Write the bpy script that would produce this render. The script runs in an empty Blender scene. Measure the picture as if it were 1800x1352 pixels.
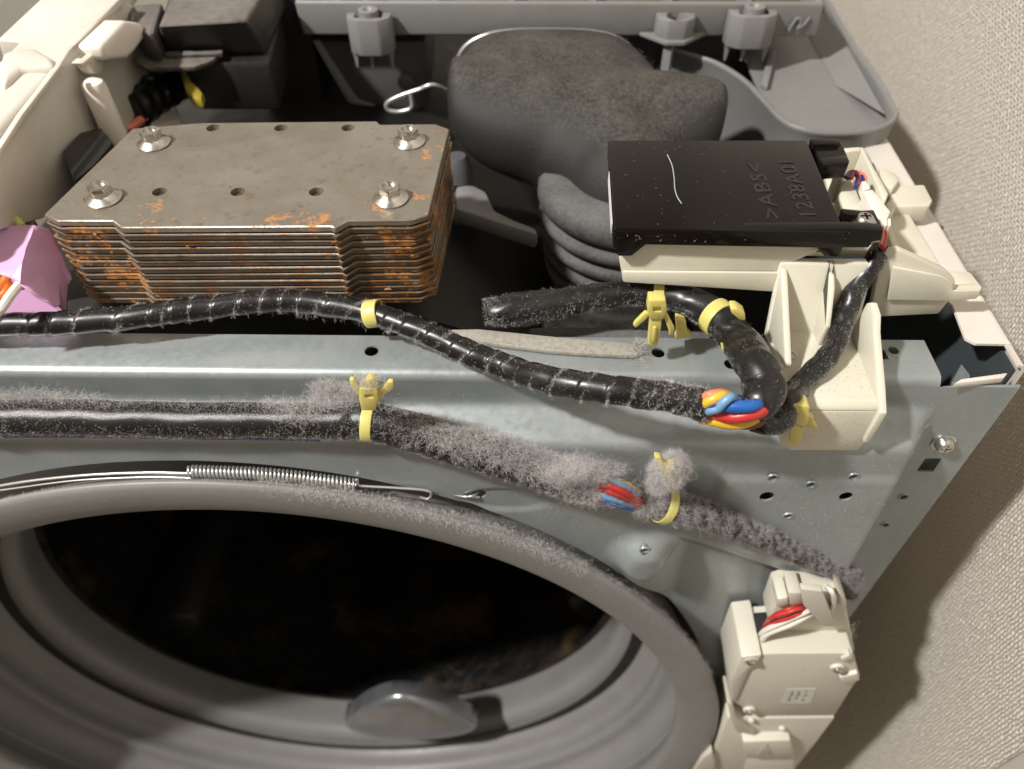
import bpy, bmesh, math, random
import numpy as np
from mathutils import Vector, Matrix
random.seed(7); rng = np.random.default_rng(7)
SC = bpy.context.scene
COL = SC.collection
# ------------------------------------------------------------------ camera
F, CX, CY = 1333.0, 900.0, 676.0
yd = np.array([30, -1476, F]); yd = yd/np.linalg.norm(yd)
zd = -np.array([5, 1204, F]); zd = zd/np.linalg.norm(zd)
zd = zd-yd*yd.dot(zd); zd = zd/np.linalg.norm(zd)
M = np.stack([np.cross(yd, zd), yd, zd], 1)
def ray(px, py): return M.T @ np.array([(px-CX)/F, (py-CY)/F, 1.0])
CAM = -ray(900, 660)*0.2947
cd = bpy.data.cameras.new('camera'); cam = bpy.data.objects.new('camera', cd); COL.objects.link(cam)
r_, u_, b_ = M.T @ np.array([1., 0, 0]), -(M.T @ np.array([0, 1., 0])), -(M.T @ np.array([0, 0, 1.]))
mw = Matrix.Identity(4)
for i in range(3):
    mw[i][0], mw[i][1], mw[i][2], mw[i][3] = r_[i], u_[i], b_[i], CAM[i]
cam.matrix_world = mw
cd.sensor_width = 36; cd.lens = F*36/1800; cd.clip_start = .01; cd.clip_end = 50
cd.dof.use_dof = True; cd.dof.focus_distance = .292; cd.dof.aperture_fstop = 8.0
SC.camera = cam
# ------------------------------------------------------------------ light of the room
w = bpy.data.worlds.new('World'); SC.world = w; w.use_nodes = True
bg = w.node_tree.nodes['Background']; bg.inputs[0].default_value = (1, .87, .72, 1); bg.inputs[1].default_value = .285
ld = bpy.data.lights.new('ceiling_lamp', 'AREA'); ld.shape = 'DISK'; ld.size = .10; ld.energy = 45; ld.color = (1, .97, .93)
lo = bpy.data.objects.new('ceiling_lamp', ld); COL.objects.link(lo)
LD = Vector((1, .46, -1.30)).normalized()
lo.location = Vector((.02, .02, 0)) - LD*1.7; lo.rotation_euler = LD.to_track_quat('-Z', 'Y').to_euler()
SC.view_settings.view_transform = 'Standard'; SC.view_settings.look = 'None'; SC.view_settings.gamma = 1
SC.view_settings.exposure = 0.0
SC.cycles.max_bounces = 6; SC.cycles.use_denoising = True
# ------------------------------------------------------------------ points
def Zp(px, py, z): r = ray(px, py); return CAM + r*((z-CAM[2])/r[2])
def Yp(px, py, y): r = ray(px, py); return CAM + r*((y-CAM[1])/r[1])
def Xp(px, py, x): r = ray(px, py); return CAM + r*((x-CAM[0])/r[0])
def Zs(pts, z): return [Zp(a, b, z) for a, b in pts]
def Ys(pts, y): return [Yp(a, b, y) for a, b in pts]
def Xs(pts, x): return [Xp(a, b, x) for a, b in pts]
# ------------------------------------------------------------------ materials
def mat(name, col, rough=.5, metal=0., noise=None, bump=None, coat=0., spec=.5, sss=0.):
    """noise=(scale, other colour, low, high [,detail]) mixes a second colour in; bump=(scale, strength, distance)"""
    m = bpy.data.materials.new(name); m.use_nodes = True; nt = m.node_tree; b = nt.nodes['Principled BSDF']
    b.inputs['Base Color'].default_value = (*col, 1); b.inputs['Roughness'].default_value = rough; b.inputs['Metallic'].default_value = metal
    b.inputs['Coat Weight'].default_value = coat; b.inputs['Specular IOR Level'].default_value = spec
    if sss: b.inputs['Subsurface Weight'].default_value = sss; b.inputs['Subsurface Radius'].default_value = (.004, .003, .002); b.inputs['Subsurface Scale'].default_value = 1
    tc = nt.nodes.new('ShaderNodeTexCoord')
    def nz(scale, detail=6, rg=.6):
        n = nt.nodes.new('ShaderNodeTexNoise'); n.inputs['Scale'].default_value = scale; n.inputs['Detail'].default_value = detail; n.inputs['Roughness'].default_value = rg
        nt.links.new(tc.outputs['Object'], n.inputs['Vector']); return n
    def ramp(src, lo, hi):
        r = nt.nodes.new('ShaderNodeMapRange'); r.inputs[1].default_value = lo; r.inputs[2].default_value = hi; r.clamp = True
        nt.links.new(src, r.inputs[0]); return r.outputs[0]
    last = None
    for q in ([noise] if noise and not isinstance(noise, list) else noise or []):
        n = nz(q[0], q[4] if len(q) > 4 else 6)
        mx = nt.nodes.new('ShaderNodeMix'); mx.data_type = 'RGBA'
        nt.links.new(ramp(n.outputs[0], q[2], q[3]), mx.inputs[0])
        if last: nt.links.new(last, mx.inputs[6])
        else: mx.inputs[6].default_value = (*col, 1)
        mx.inputs[7].default_value = (*q[1], 1); last = mx.outputs[2]
    if last: nt.links.new(last, b.inputs['Base Color'])
    if bump:
        n = nz(bump[0], 5); bp = nt.nodes.new('ShaderNodeBump'); bp.inputs['Strength'].default_value = bump[1]; bp.inputs['Distance'].default_value = bump[2]
        nt.links.new(n.outputs[0], bp.inputs['Height']); nt.links.new(bp.outputs[0], b.inputs['Normal'])
        rr = nt.nodes.new('ShaderNodeMapRange'); rr.inputs[1].default_value = .3; rr.inputs[2].default_value = .7
        rr.inputs[3].default_value = max(rough-.07, .02); rr.inputs[4].default_value = min(rough+.1, 1)
        n2 = nz(bump[0]*.35, 6); nt.links.new(n2.outputs[0], rr.inputs[0]); nt.links.new(rr.outputs[0], b.inputs['Roughness'])
    return m
def dusty(name, col, dust, rough=.6, cover=(.35, .75), up=.5, scale=260, patch=28, bump=.3, pamp=.6):
    """a dark surface with settled fluff: more of it where the surface looks up, broken by patches and grain"""
    m = mat(name, col, rough); nt = m.node_tree; b = nt.nodes['Principled BSDF']; L = nt.links.new
    tc = next(n for n in nt.nodes if n.type == 'TEX_COORD'); ge = nt.nodes.new('ShaderNodeNewGeometry')
    sx = nt.nodes.new('ShaderNodeSeparateXYZ'); L(ge.outputs['Normal'], sx.inputs[0])
    def nz(s, d=8, r=.7):
        n = nt.nodes.new('ShaderNodeTexNoise'); n.inputs['Scale'].default_value = s; n.inputs['Detail'].default_value = d; n.inputs['Roughness'].default_value = r
        L(tc.outputs['Object'], n.inputs['Vector']); return n.outputs[0]
    def ma(op, a, c):
        n = nt.nodes.new('ShaderNodeMath'); n.operation = op
        for i, v in ((0, a), (1, c)):
            if isinstance(v, (int, float)): n.inputs[i].default_value = v
            else: L(v, n.inputs[i])
        return n.outputs[0]
    f = ma('ADD', ma('MULTIPLY', nz(patch, 6), pamp), ma('MULTIPLY', nz(scale), .5))
    f = ma('ADD', f, (.6-pamp)*.5)
    f = ma('ADD', f, ma('MULTIPLY', sx.outputs[2], up*.35))
    r = nt.nodes.new('ShaderNodeMapRange'); r.inputs[1].default_value = cover[0]; r.inputs[2].default_value = cover[1]; r.clamp = True; L(f, r.inputs[0])
    mx = nt.nodes.new('ShaderNodeMix'); mx.data_type = 'RGBA'; mx.inputs[6].default_value = (*col, 1); mx.inputs[7].default_value = (*dust, 1)
    L(r.outputs[0], mx.inputs[0]); L(mx.outputs[2], b.inputs['Base Color'])
    rr = nt.nodes.new('ShaderNodeMapRange'); rr.inputs[3].default_value = rough; rr.inputs[4].default_value = .95; L(r.outputs[0], rr.inputs[0]); L(rr.outputs[0], b.inputs['Roughness'])
    bp = nt.nodes.new('ShaderNodeBump'); bp.inputs['Strength'].default_value = bump; bp.inputs['Distance'].default_value = .0006; L(nz(scale*2.2), bp.inputs['Height']); L(bp.outputs[0], b.inputs['Normal'])
    return m
K = {}
K['galv'] = mat('galvanised_steel', (.37, .40, .40), .40, .50, [(38, (.315, .35, .355), .35, .65), (260, (.31, .34, .345), .58, .70), (700, (.43, .45, .44), .62, .70), (1500, (.62, .6, .56), .70, .73)], (900, .05, .0003))
K['side'] = mat('white_paint', (.70, .65, .59), .4, 0, [(300, (.25, .23, .21), .70, .74), (60, (.63, .58, .52), .5, .8)], (900, .15, .0004))
K['cream'] = mat('cream_plastic', (.68, .65, .54), .42, 0, [(45, (.63, .60, .49), .4, .75), (420, (.40, .36, .28), .70, .76)], (500, .10, .0004), sss=.25)
K['ivory'] = mat('ivory_plastic', (.64, .615, .55), .4, 0, [(30, (.55, .51, .44), .4, .75), (200, (.45, .38, .3), .72, .8)], (300, .10, .0005), sss=.2)
K['latch'] = mat('latch_plastic', (.60, .57, .48), .45, 0, [(120, (.45, .39, .31), .66, .76)], (500, .1, .0004))
K['abs'] = mat('black_gloss_plastic', (.0075, .006, .005), .18, 0, None, None, spec=.22)
K['black'] = mat('black_plastic', (.014, .013, .013), .45, 0, None, (700, .15, .0004))
K['blackd'] = dusty('dusty_black_plastic', (.030, .027, .026), (.22, .195, .175), .5, (.52, 1.0), .7, 300, 20)
K['tub'] = mat('black_tub_plastic', (.010, .009, .008), .5, 0, [(60, (.016, .014, .011), .4, .7)], (200, .1, .0005))
K['grey'] = mat('grey_plastic', (.22, .218, .212), .45, 0, [(40, (.20, .197, .192), .4, .7)], (800, .12, .0003))
K['dgrey'] = mat('dark_grey_plastic', (.085, .087, .09), .5, 0, None, (400, .12, .0004))
K['rubber'] = mat('grey_rubber', (.215, .211, .203), .45, 0, [(35, (.195, .192, .185), .4, .7), (700, (.25, .245, .24), .64, .74)], (700, .14, .0003))
K['duct'] = dusty('dusty_rubber', (.017, .016, .015), (.15, .135, .115), .6, (.84, 1.16), 1.1, 560, 60, .6, .28)
K['bell'] = dusty('dusty_bellows', (.035, .034, .033), (.20, .195, .19), .7, (.45, .95), .35, 500, 40, .5)
K['tape'] = mat('black_tape', (.010, .009, .009), .30, 0, [(120, (.020, .019, .018), .5, .7)], (160, .12, .0006), coat=.0)
K['tapel'] = dusty('linty_tape', (.012, .011, .011), (.10, .092, .09), .27, (.86, 1.2), .4, 700, 45, .25)
K['felt'] = mat('lint_felt', (.27, .25, .245), .95, 0, [(700, (.16, .15, .15), .45, .6)], (900, .9, .001))
K['lintd'] = mat('dark_lint_fibre', (.34, .315, .325), .9, 0, [(80, (.22, .20, .21), .4, .65)])
K['lint'] = mat('lint_fibre', (.64, .61, .60), .9, 0, [(60, (.47, .445, .44), .4, .65)])
K['fluff'] = mat('pale_fluff', (.55, .52, .47), .9)
K['steel'] = mat('zinc_steel', (.66, .64, .58), .25, 1, [(300, (.55, .54, .5), .4, .7)], (500, .1, .0003))
K['wire'] = mat('spring_wire', (.66, .65, .62), .32, .7)
K['nylon'] = mat('yellow_nylon', (.64, .56, .17), .38, 0, None, (300, .1, .0005), sss=.3)
K['nylon2'] = mat('yellow_nylon_far', (.30, .235, .03), .5)
K['pink'] = mat('pink_vinyl', (.66, .37, .59), .42, 0, None, (90, .15, .001))
K['strip'] = mat('grey_felt_strip', (.36, .335, .29), .9, 0, [(500, (.28, .26, .22), .45, .65)], (800, .3, .0005))
K['gap'] = mat('dark_inside', (.012, .012, .012), .8)
K['white'] = mat('white_nylon', (.82, .76, .68), .4, 0, None, (300, .08, .0005))
K['paper'] = mat('label_paper', (.70, .68, .64), .6)
K['olive'] = mat('pale_inner_plastic', (.30, .255, .15), .5)
for n_, c_ in dict(orange=(.75, .16, .02), red=(.50, .035, .03), blue=(.015, .11, .40), lblue=(.16, .32, .52), yellow=(.72, .44, .035), purple=(.05, .03, .14),
                   salmon=(.75, .22, .14), wwire=(.72, .68, .60), brown=(.16, .05, .03), navy=(.02, .03, .16), black=(.012, .012, .012)).items():
    K['w_'+n_] = mat('wire_'+n_, c_, .35, 0, None, (500, .06, .0003))
# rusty sheet steel
def rusty(name, amount):
    m = mat(name, (.33, .30, .265), .36, .55); nt = m.node_tree; b = nt.nodes['Principled BSDF']; L = nt.links.new
    tc = next(n for n in nt.nodes if n.type == 'TEX_COORD')
    def nz(s, d=7, r=.65):
        n = nt.nodes.new('ShaderNodeTexNoise'); n.inputs['Scale'].default_value = s; n.inputs['Detail'].default_value = d; n.inputs['Roughness'].default_value = r; L(tc.outputs['Object'], n.inputs['Vector']); return n.outputs[0]
    def mr(s, a, c, lo=0, hi=1):
        n = nt.nodes.new('ShaderNodeMapRange'); n.inputs[1].default_value = a; n.inputs[2].default_value = c; n.inputs[3].default_value = lo; n.inputs[4].default_value = hi; L(s, n.inputs[0]); return n.outputs[0]
    def mx(f, a, c):
        n = nt.nodes.new('ShaderNodeMix'); n.data_type = 'RGBA'; L(f, n.inputs[0])
        for i, v in ((6, a), (7, c)):
            if isinstance(v, tuple): n.inputs[i].default_value = (*v, 1)
            else: L(v, n.inputs[i])
        return n.outputs[2]
    c = mx(mr(nz(35), .35, .7), (.31, .283, .238), (.215, .185, .145)) if amount < .5 else mx(mr(nz(50), .35, .7), (.10, .08, .062), (.055, .042, .032))
    c = mx(mr(nz(160, 8, .75), .62-amount*.14, .80-amount*.14), c, (.20, .105, .05))
    sp_ = nt.nodes.new('ShaderNodeSeparateXYZ'); L(tc.outputs['Object'], sp_.inputs[0])
    def near(sock, a, c_): return mr(sock, a, c_, 0, .10 if amount > .5 else .085)
    ad = nt.nodes.new('ShaderNodeMath'); ad.operation = 'ADD'; L(nz(70, 9, .78), ad.inputs[0])
    mxm = nt.nodes.new('ShaderNodeMath'); mxm.operation = 'MAXIMUM'
    if amount > .5: L(near(sp_.outputs[0], -.138, -.158), mxm.inputs[0]); L(near(sp_.outputs[0], -.068, -.058), mxm.inputs[1])
    else: L(near(sp_.outputs[1], .060, .038), mxm.inputs[0]); L(near(sp_.outputs[0], -.075, -.04), mxm.inputs[1])
    L(mxm.outputs[0], ad.inputs[1]); f2 = mr(ad.outputs[0], .68-amount*.10, .74-amount*.08)
    c = mx(f2, c, (.46, .20, .055)); L(c, b.inputs['Base Color'])
    L(mr(f2, 0, 1, .55 if amount < .5 else .3, .0), b.inputs['Metallic']); L(mr(f2, 0, 1, .36, .85), b.inputs['Roughness'])
    bp = nt.nodes.new('ShaderNodeBump'); bp.inputs['Strength'].default_value = .25; bp.inputs['Distance'].default_value = .0006; L(nz(420, 8), bp.inputs['Height']); L(bp.outputs[0], b.inputs['Normal'])
    return m
K['rust0'] = rusty('stamped_steel', .48); K['rust1'] = rusty('rusty_stamped_steel', .8)
K['burr'] = mat('sheared_edge_steel', (.36, .30, .22), .35, .5, [(90, (.42, .19, .055), .50, .56), (30, (.12, .07, .04), .56, .64)], (900, .2, .0004))
K['flake'] = mat('rust_flake', (.34, .16, .05), .9, 0, [(500, (.30, .12, .04), .4, .65)])
# woven wallpaper
def wallpaper():
    m = bpy.data.materials.new('woven_wallpaper'); m.use_nodes = True; nt = m.node_tree; b = nt.nodes['Principled BSDF']; L = nt.links.new
    tc = nt.nodes.new('ShaderNodeTexCoord'); mp = nt.nodes.new('ShaderNodeMapping'); L(tc.outputs['Object'], mp.inputs[0])
    mp.inputs['Rotation'].default_value = (math.radians(0), math.radians(90), 0)
    n0 = nt.nodes.new('ShaderNodeTexNoise'); n0.inputs['Scale'].default_value = 210; n0.inputs['Detail'].default_value = 3; L(tc.outputs['Object'], n0.inputs['Vector'])
    va = nt.nodes.new('ShaderNodeVectorMath'); va.operation = 'MULTIPLY_ADD'; L(n0.outputs['Color'], va.inputs[0]); va.inputs[1].default_value = (.0032, .0032, .0032); L(mp.outputs[0], va.inputs[2])
    br = nt.nodes.new('ShaderNodeTexBrick'); L(va.outputs[0], br.inputs['Vector']); br.inputs['Scale'].default_value = 1
    br.inputs['Brick Width'].default_value = .0040; br.inputs['Row Height'].default_value = .0021; br.inputs['Mortar Size'].default_value = .0007; br.inputs['Mortar Smooth'].default_value = 1.0
    br.offset = .5
    inv = nt.nodes.new('ShaderNodeMath'); inv.operation = 'SUBTRACT'; inv.inputs[0].default_value = 1; L(br.outputs['Fac'], inv.inputs[1])
    n1 = nt.nodes.new('ShaderNodeTexNoise'); n1.inputs['Scale'].default_value = 900; n1.inputs['Detail'].default_value = 4; L(tc.outputs['Object'], n1.inputs['Vector'])
    n2 = nt.nodes.new('ShaderNodeTexNoise'); n2.inputs['Scale'].default_value = 240; n2.inputs['Detail'].default_value = 4; L(tc.outputs['Object'], n2.inputs['Vector'])
    ad = nt.nodes.new('ShaderNodeMath'); ad.operation = 'MULTIPLY_ADD'; L(n1.outputs[0], ad.inputs[0]); ad.inputs[1].default_value = .5; L(inv.outputs[0], ad.inputs[2])
    ad2 = nt.nodes.new('ShaderNodeMath'); ad2.operation = 'MULTIPLY_ADD'; L(n2.outputs[0], ad2.inputs[0]); ad2.inputs[1].default_value = .9; L(ad.outputs[0], ad2.inputs[2])
    mx = nt.nodes.new('ShaderNodeMix'); mx.data_type = 'RGBA'; L(inv.outputs[0], mx.inputs[0]); mx.inputs[6].default_value = (.59, .53, .45, 1); mx.inputs[7].default_value = (.82, .77, .685, 1)
    L(mx.outputs[2], b.inputs['Base Color']); b.inputs['Roughness'].default_value = .6
    bp = nt.nodes.new('ShaderNodeBump'); bp.inputs['Strength'].default_value = 1; bp.inputs['Distance'].default_value = .0010; L(ad2.outputs[0], bp.inputs['Height']); L(bp.outputs[0], b.inputs['Normal'])
    return m
K['wall'] = wallpaper()
K['trim'] = mat('grey_wall_trim', (.52, .49, .44), .6, 0, None, (200, .1, .001))
K['floor'] = mat('floor_vinyl', (.30, .25, .19), .6, 0, [(8, (.24, .2, .15), .4, .7)], (60, .1, .001))
# ------------------------------------------------------------------ mesh helpers
class G:
    def __init__(s): s.v, s.f = [], []
    def add(s, V, Fs):
        o = len(s.v); s.v += [tuple(map(float, p)) for p in V]; s.f += [tuple(i+o for i in q) for q in Fs]; return s
    def prism(s, poly, off):
        off = np.array(off, float); n = len(poly); A = [np.array(p) for p in poly]; B = [p+off for p in A]
        return s.add(A+B, [tuple(range(n)), tuple(range(2*n-1, n-1, -1))]+[(i, n+i, n+(i+1) % n, (i+1) % n) for i in range(n)])
    def box(s, a, b):
        (x0, y0, z0), (x1, y1, z1) = a, b
        return s.prism([(x0, y0, z0), (x1, y0, z0), (x1, y1, z0), (x0, y1, z0)], (0, 0, z1-z0))
    def grid(s, P, cu=False, cv=False):
        n, m = P.shape[:2]; Fs = []
        for i in range(n if cu else n-1):
            for j in range(m if cv else m-1):
                Fs.append((i*m+j, i*m+(j+1) % m, ((i+1) % n)*m+(j+1) % m, ((i+1) % n)*m+j))
        return s.add(P.reshape(-1, 3), Fs)
    def lathe(s, c, ax, prof, seg=48, a0=0, a1=None, caps=True):
        c = np.array(c, float); ax = np.array(ax, float); ax /= np.linalg.norm(ax)
        t = np.array([1., 0, 0]) if abs(ax[0]) < .8 else np.array([0, 1., 0])
        u = np.cross(ax, t); u /= np.linalg.norm(u); v = np.cross(ax, u)
        full = a1 is None; k = seg if full else seg+1
        an = np.linspace(a0, a0+2*math.pi if full else a1, seg+1)[:k]
        P = np.array([[c+ax*h+(u*math.cos(a)+v*math.sin(a))*r for r, h in prof] for a in an])
        s.grid(P, cu=full); n, m = P.shape[:2]; o = len(s.v)-n*m
        if full and caps:
            if prof[0][0] > 1e-6: s.f.append(tuple(o+i*m for i in range(n)))
            if prof[-1][0] > 1e-6: s.f.append(tuple(o+i*m+m-1 for i in range(n-1, -1, -1)))
        return s
def catmull(P, n):
    P = np.array(P, float); Q = np.vstack([2*P[0]-P[1], P, 2*P[-1]-P[-2]]); out = []; k = len(P)-1
    for t in np.linspace(0, k, n):
        i = min(int(t), k-1); f = t-i; a, b, c, d = Q[i:i+4]
        out.append(.5*((2*b)+(c-a)*f+(2*a-5*b+4*c-d)*f*f+(3*b-a-3*c+d)*f**3))
    return np.array(out)
def tube_grid(path, rad, n=80, seg=14, ref=(0, 0, 1), prof=None, smooth=True):
    P = catmull(path, n) if smooth else np.array(path, float); n = len(P)
    R = np.array([rad]*n) if np.isscalar(rad) else np.interp(np.linspace(0, 1, n), np.linspace(0, 1, len(rad)), rad)
    T = np.gradient(P, axis=0); T /= np.linalg.norm(T, axis=1)[:, None]; ref = np.array(ref, float)
    Nn = ref-T*(T@ref)[:, None]; Nn /= np.linalg.norm(Nn, axis=1)[:, None]; B = np.cross(T, Nn)
    a = np.linspace(0, 2*math.pi, seg, endpoint=False); S = np.concatenate([[0], np.cumsum(np.linalg.norm(np.diff(P, axis=0), axis=1))])
    D = Nn[:, None]*np.cos(a)[None, :, None]+B[:, None]*np.sin(a)[None, :, None]
    K_ = np.ones((n, seg)) if prof is None else prof(S[:, None], a[None, :])
    return P[:, None]+D*(R[:, None]*K_)[:, :, None], D, S, a, (P, T, Nn, B, R)
def tube(g, path, rad, n=80, seg=14, ref=(0, 0, 1), prof=None, smooth=True):
    X, D, S, a, fr = tube_grid(path, rad, n, seg, ref, prof, smooth)
    o = len(g.v); g.grid(X, cv=True); m = len(a); k = len(X)
    g.f.append(tuple(o+i for i in range(m-1, -1, -1))); g.f.append(tuple(o+(k-1)*m+i for i in range(m)))
    return X, D, S, a, fr
def make(name, g, m, parent=None, bevel=0., ang=35, kind=None, seg=2, recalc=True):
    me = bpy.data.meshes.new(name); me.from_pydata(g.v, [], g.f)
    bm = bmesh.new(); bm.from_mesh(me)
    if recalc: bmesh.ops.recalc_face_normals(bm, faces=bm.faces)
    if bevel:
        es = [e for e in bm.edges if len(e.link_faces) == 2 and e.calc_face_angle(0) > math.radians(28)]
        bmesh.ops.bevel(bm, geom=es, offset=bevel, segments=seg, profile=.5, affect='EDGES', clamp_overlap=True)
    for f in bm.faces: f.smooth = True
    bm.to_mesh(me); bm.free(); me.set_sharp_from_angle(angle=math.radians(ang))
    o = bpy.data.objects.new(name, me); COL.objects.link(o); me.materials.append(m)
    if parent is not None: o.parent = parent
    if kind: o['kind'] = kind
    return o
def thing(name, label, cat, loc=(0, 0, 0), group=None):
    o = bpy.data.objects.new(name, None); COL.objects.link(o); o.empty_display_size = .01
    o['label'] = label; o['category'] = cat
    if group: o['group'] = group
    return o
def tag(o, label, cat, group=None):
    o['label'] = label; o['category'] = cat
    if group: o['group'] = group
    return o
def cut(o, g):
    me = bpy.data.meshes.new('c'); me.from_pydata(g.v, [], g.f); bm = bmesh.new(); bm.from_mesh(me); bmesh.ops.recalc_face_normals(bm, faces=bm.faces); bm.to_mesh(me); bm.free()
    c = bpy.data.objects.new('c', me); COL.objects.link(c)
    md = o.modifiers.new('b', 'BOOLEAN'); md.object = c; md.operation = 'DIFFERENCE'; md.solver = 'EXACT'
    dg = bpy.context.evaluated_depsgraph_get(); nm = bpy.data.meshes.new_from_object(o.evaluated_get(dg)); o.modifiers.clear()
    old = o.data; o.data = nm; nm.name = o.name; bpy.data.objects.remove(c); bpy.data.meshes.remove(me)
    nm.set_sharp_from_angle(angle=math.radians(35))
def strands(name, base, nrm, length, m, parent, width=.00009, curl=.6, segs=3, spread=.9, up=0.):
    """curly fibres as thin ribbons: one mesh for a mass of lint"""
    N = len(base)
    if N == 0: return None
    L = np.full(N, length) if np.isscalar(length) else length
    L = L*rng.uniform(.4, 1.3, N)
    d = nrm+rng.normal(0, spread, (N, 3)); d[:, 2] += up; d /= np.linalg.norm(d, axis=1)[:, None]
    q = rng.normal(0, 1, (N, 3)); q -= d*(q*d).sum(1)[:, None]; q /= np.linalg.norm(q, axis=1)[:, None]; q2 = np.cross(d, q)
    ph = rng.uniform(0, 6.28, N); tw = rng.uniform(2, 5, N)*rng.choice([-1, 1], N); wv = rng.normal(0, 1, (N, 3)); wv -= d*(wv*d).sum(1)[:, None]; wv /= np.linalg.norm(wv, axis=1)[:, None]
    V = np.zeros((N, (segs+1)*2, 3))
    for k in range(segs+1):
        t = k/segs; amp = (curl*L*.33*min(1, t*1.6))[:, None]
        p = base+d*(L*t*.8)[:, None]+q*(np.cos(ph+tw*t)-np.cos(ph))[:, None]*amp+q2*(np.sin(ph+tw*t)-np.sin(ph))[:, None]*amp
        wd = width*(1-.5*t); V[:, 2*k] = p-wv*wd*.5; V[:, 2*k+1] = p+wv*wd*.5
    me = bpy.data.meshes.new(name); nv = (segs+1)*2
    idx = np.array([[2*k, 2*k+1, 2*k+3, 2*k+2] for k in range(segs)])
    Fc = (np.arange(N)[:, None, None]*nv+idx[None]).reshape(-1)
    me.vertices.add(N*nv); me.vertices.foreach_set('co', V.reshape(-1)); nf = N*segs
    me.loops.add(nf*4); me.loops.foreach_set('vertex_index', Fc.astype(np.int32)); me.polygons.add(nf)
    me.polygons.foreach_set('loop_start', np.arange(0, nf*4, 4, dtype=np.int32)); me.polygons.foreach_set('loop_total', np.full(nf, 4, dtype=np.int32))
    me.update(calc_edges=True); me.materials.append(m)
    o = bpy.data.objects.new(name, me); COL.objects.link(o); o['kind'] = 'stuff'
    if parent is not None: o.parent = parent
    return o
def pick(X, D, n, wfun):
    """n random surface points of a tube grid, kept with probability wfun(i/(len), angle)"""
    k, m = X.shape[:2]; i = rng.uniform(0, k-1.001, n*4); j = rng.uniform(0, m, n*4)
    keep = rng.uniform(0, 1, n*4) < wfun(i/(k-1), j/m*2*math.pi); i, j = i[keep][:n], j[keep][:n]
    i0 = i.astype(int); j0 = j.astype(int) % m; fi = (i-i0)[:, None]; fj = (j-j.astype(int))[:, None]; j1 = (j0+1) % m
    def bl(A): return (A[i0, j0]*(1-fj)+A[i0, j1]*fj)*(1-fi)+(A[i0+1, j0]*(1-fj)+A[i0+1, j1]*fj)*fi
    d = bl(D); return bl(X), d/np.linalg.norm(d, axis=1)[:, None]
def sstep(x, a, b): t = np.clip((x-a)/(b-a), 0, 1); return t*t*(3-2*t)
def vnoise(seed, n=7):
    r = np.random.default_rng(seed); k = r.uniform(.5, 1, n); return r.uniform(0, 6.28, n), r.uniform(0, 6.28, n), k
# ================================================================== SETTING
g = G().box((.26, -.076, -.95), (.28, 1.6, 1.4)); o = make('wall', g, K['wall']); o['kind'] = 'structure'
g = G().box((.2595, -.8, -.95), (.28, -.0763, 1.4)); o = make('wall_trim', g, K['trim'], bevel=.002); o['kind'] = 'structure'
g = G().box((-1.2, 1.3, -.95), (.259, 1.32, 1.4)); o = make('wall', g, K['trim']); o['kind'] = 'structure'
g = G().box((-1.22, -1.5, -.95), (-1.2, 1.32, 1.4)); o = make('wall', g, K['trim']); o['kind'] = 'structure'
g = G().box((-1.3, -1.5, -.97), (.4, 1.4, -.951)); g2 = G().box((-1.2, -.98, -.95), (.259, -.96, 1.9)); o = make('wall', g2, mat('fill_blocking_wall', (.16, .13, .10), .6)); o['kind'] = 'structure'  # unseen dark wall on the camera side, added to cut the fill light
o = make('floor', g, K['floor']); o['kind'] = 'structure'
# ================================================================== CABINET
AX = np.array([0, 1., -.07]); AX /= np.linalg.norm(AX)
GC = np.array([-.131, -.0407, -.296])        # centre of the door opening, on the plane of the rubber lip
# ---- white side panel: skin, folded top edge
sp = thing('side_panel', 'white painted steel side panel with a folded scuffed top edge beside the wall', 'side panel')
skin = G()
prof = [(.1985, -.60), (.1985, .0015), (.1970, .0040), (.1945, .0046)]
prof2 = [(.1945, .0034), (.1962, .0030), (.1975, .0010), (.1975, -.60)]
pp = prof+prof2
skin.prism([(x, .0035, z) for x, z in pp], (0, .6, 0))
make('skin', skin, K['side'], sp)
tp = Zs([(1536, 288), (1669, 532), (1674, 535), (1697, 595), (1715, 604), (1778, 605)], .0046)
poly = [tp[0]+np.array([-.002, .42, 0])]+tp+[np.array([.1955, .019, .0046]), np.array([.1955, .60, .0046])]
topf = make('top_flange', G().prism(poly, (0, 0, -.0011)), K['side'], sp)
cut(topf, G().lathe(Zp(1647, 410, -.002), (0, 0, 1), [(.0021, 0), (.0021, .012)], 20))
make('screw', G().lathe(Zp(1647, 410, -.001), (0, 0, 1), [(.0017, 0), (.0017, .0036), (.0008, .0042), (0, .0036)], 16), K['dgrey'], sp)
make('inner_skin', G().box((.1955, .006, -.60), (.1968, .60, -.0005)), mat('dark_grey_teal', (.045, .055, .06), .5), sp)  # dark grey-teal liner over the inner face of the skin
ff = [Zp(1677, 674, .0012), Zp(1765, 664, .0012), Zp(1772, 655, .0012), Zp(1690, 666, .0012)]
make('front_lip', G().prism(ff, (0, 0, -.003)), K['side'], sp, bevel=.0004)
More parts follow.
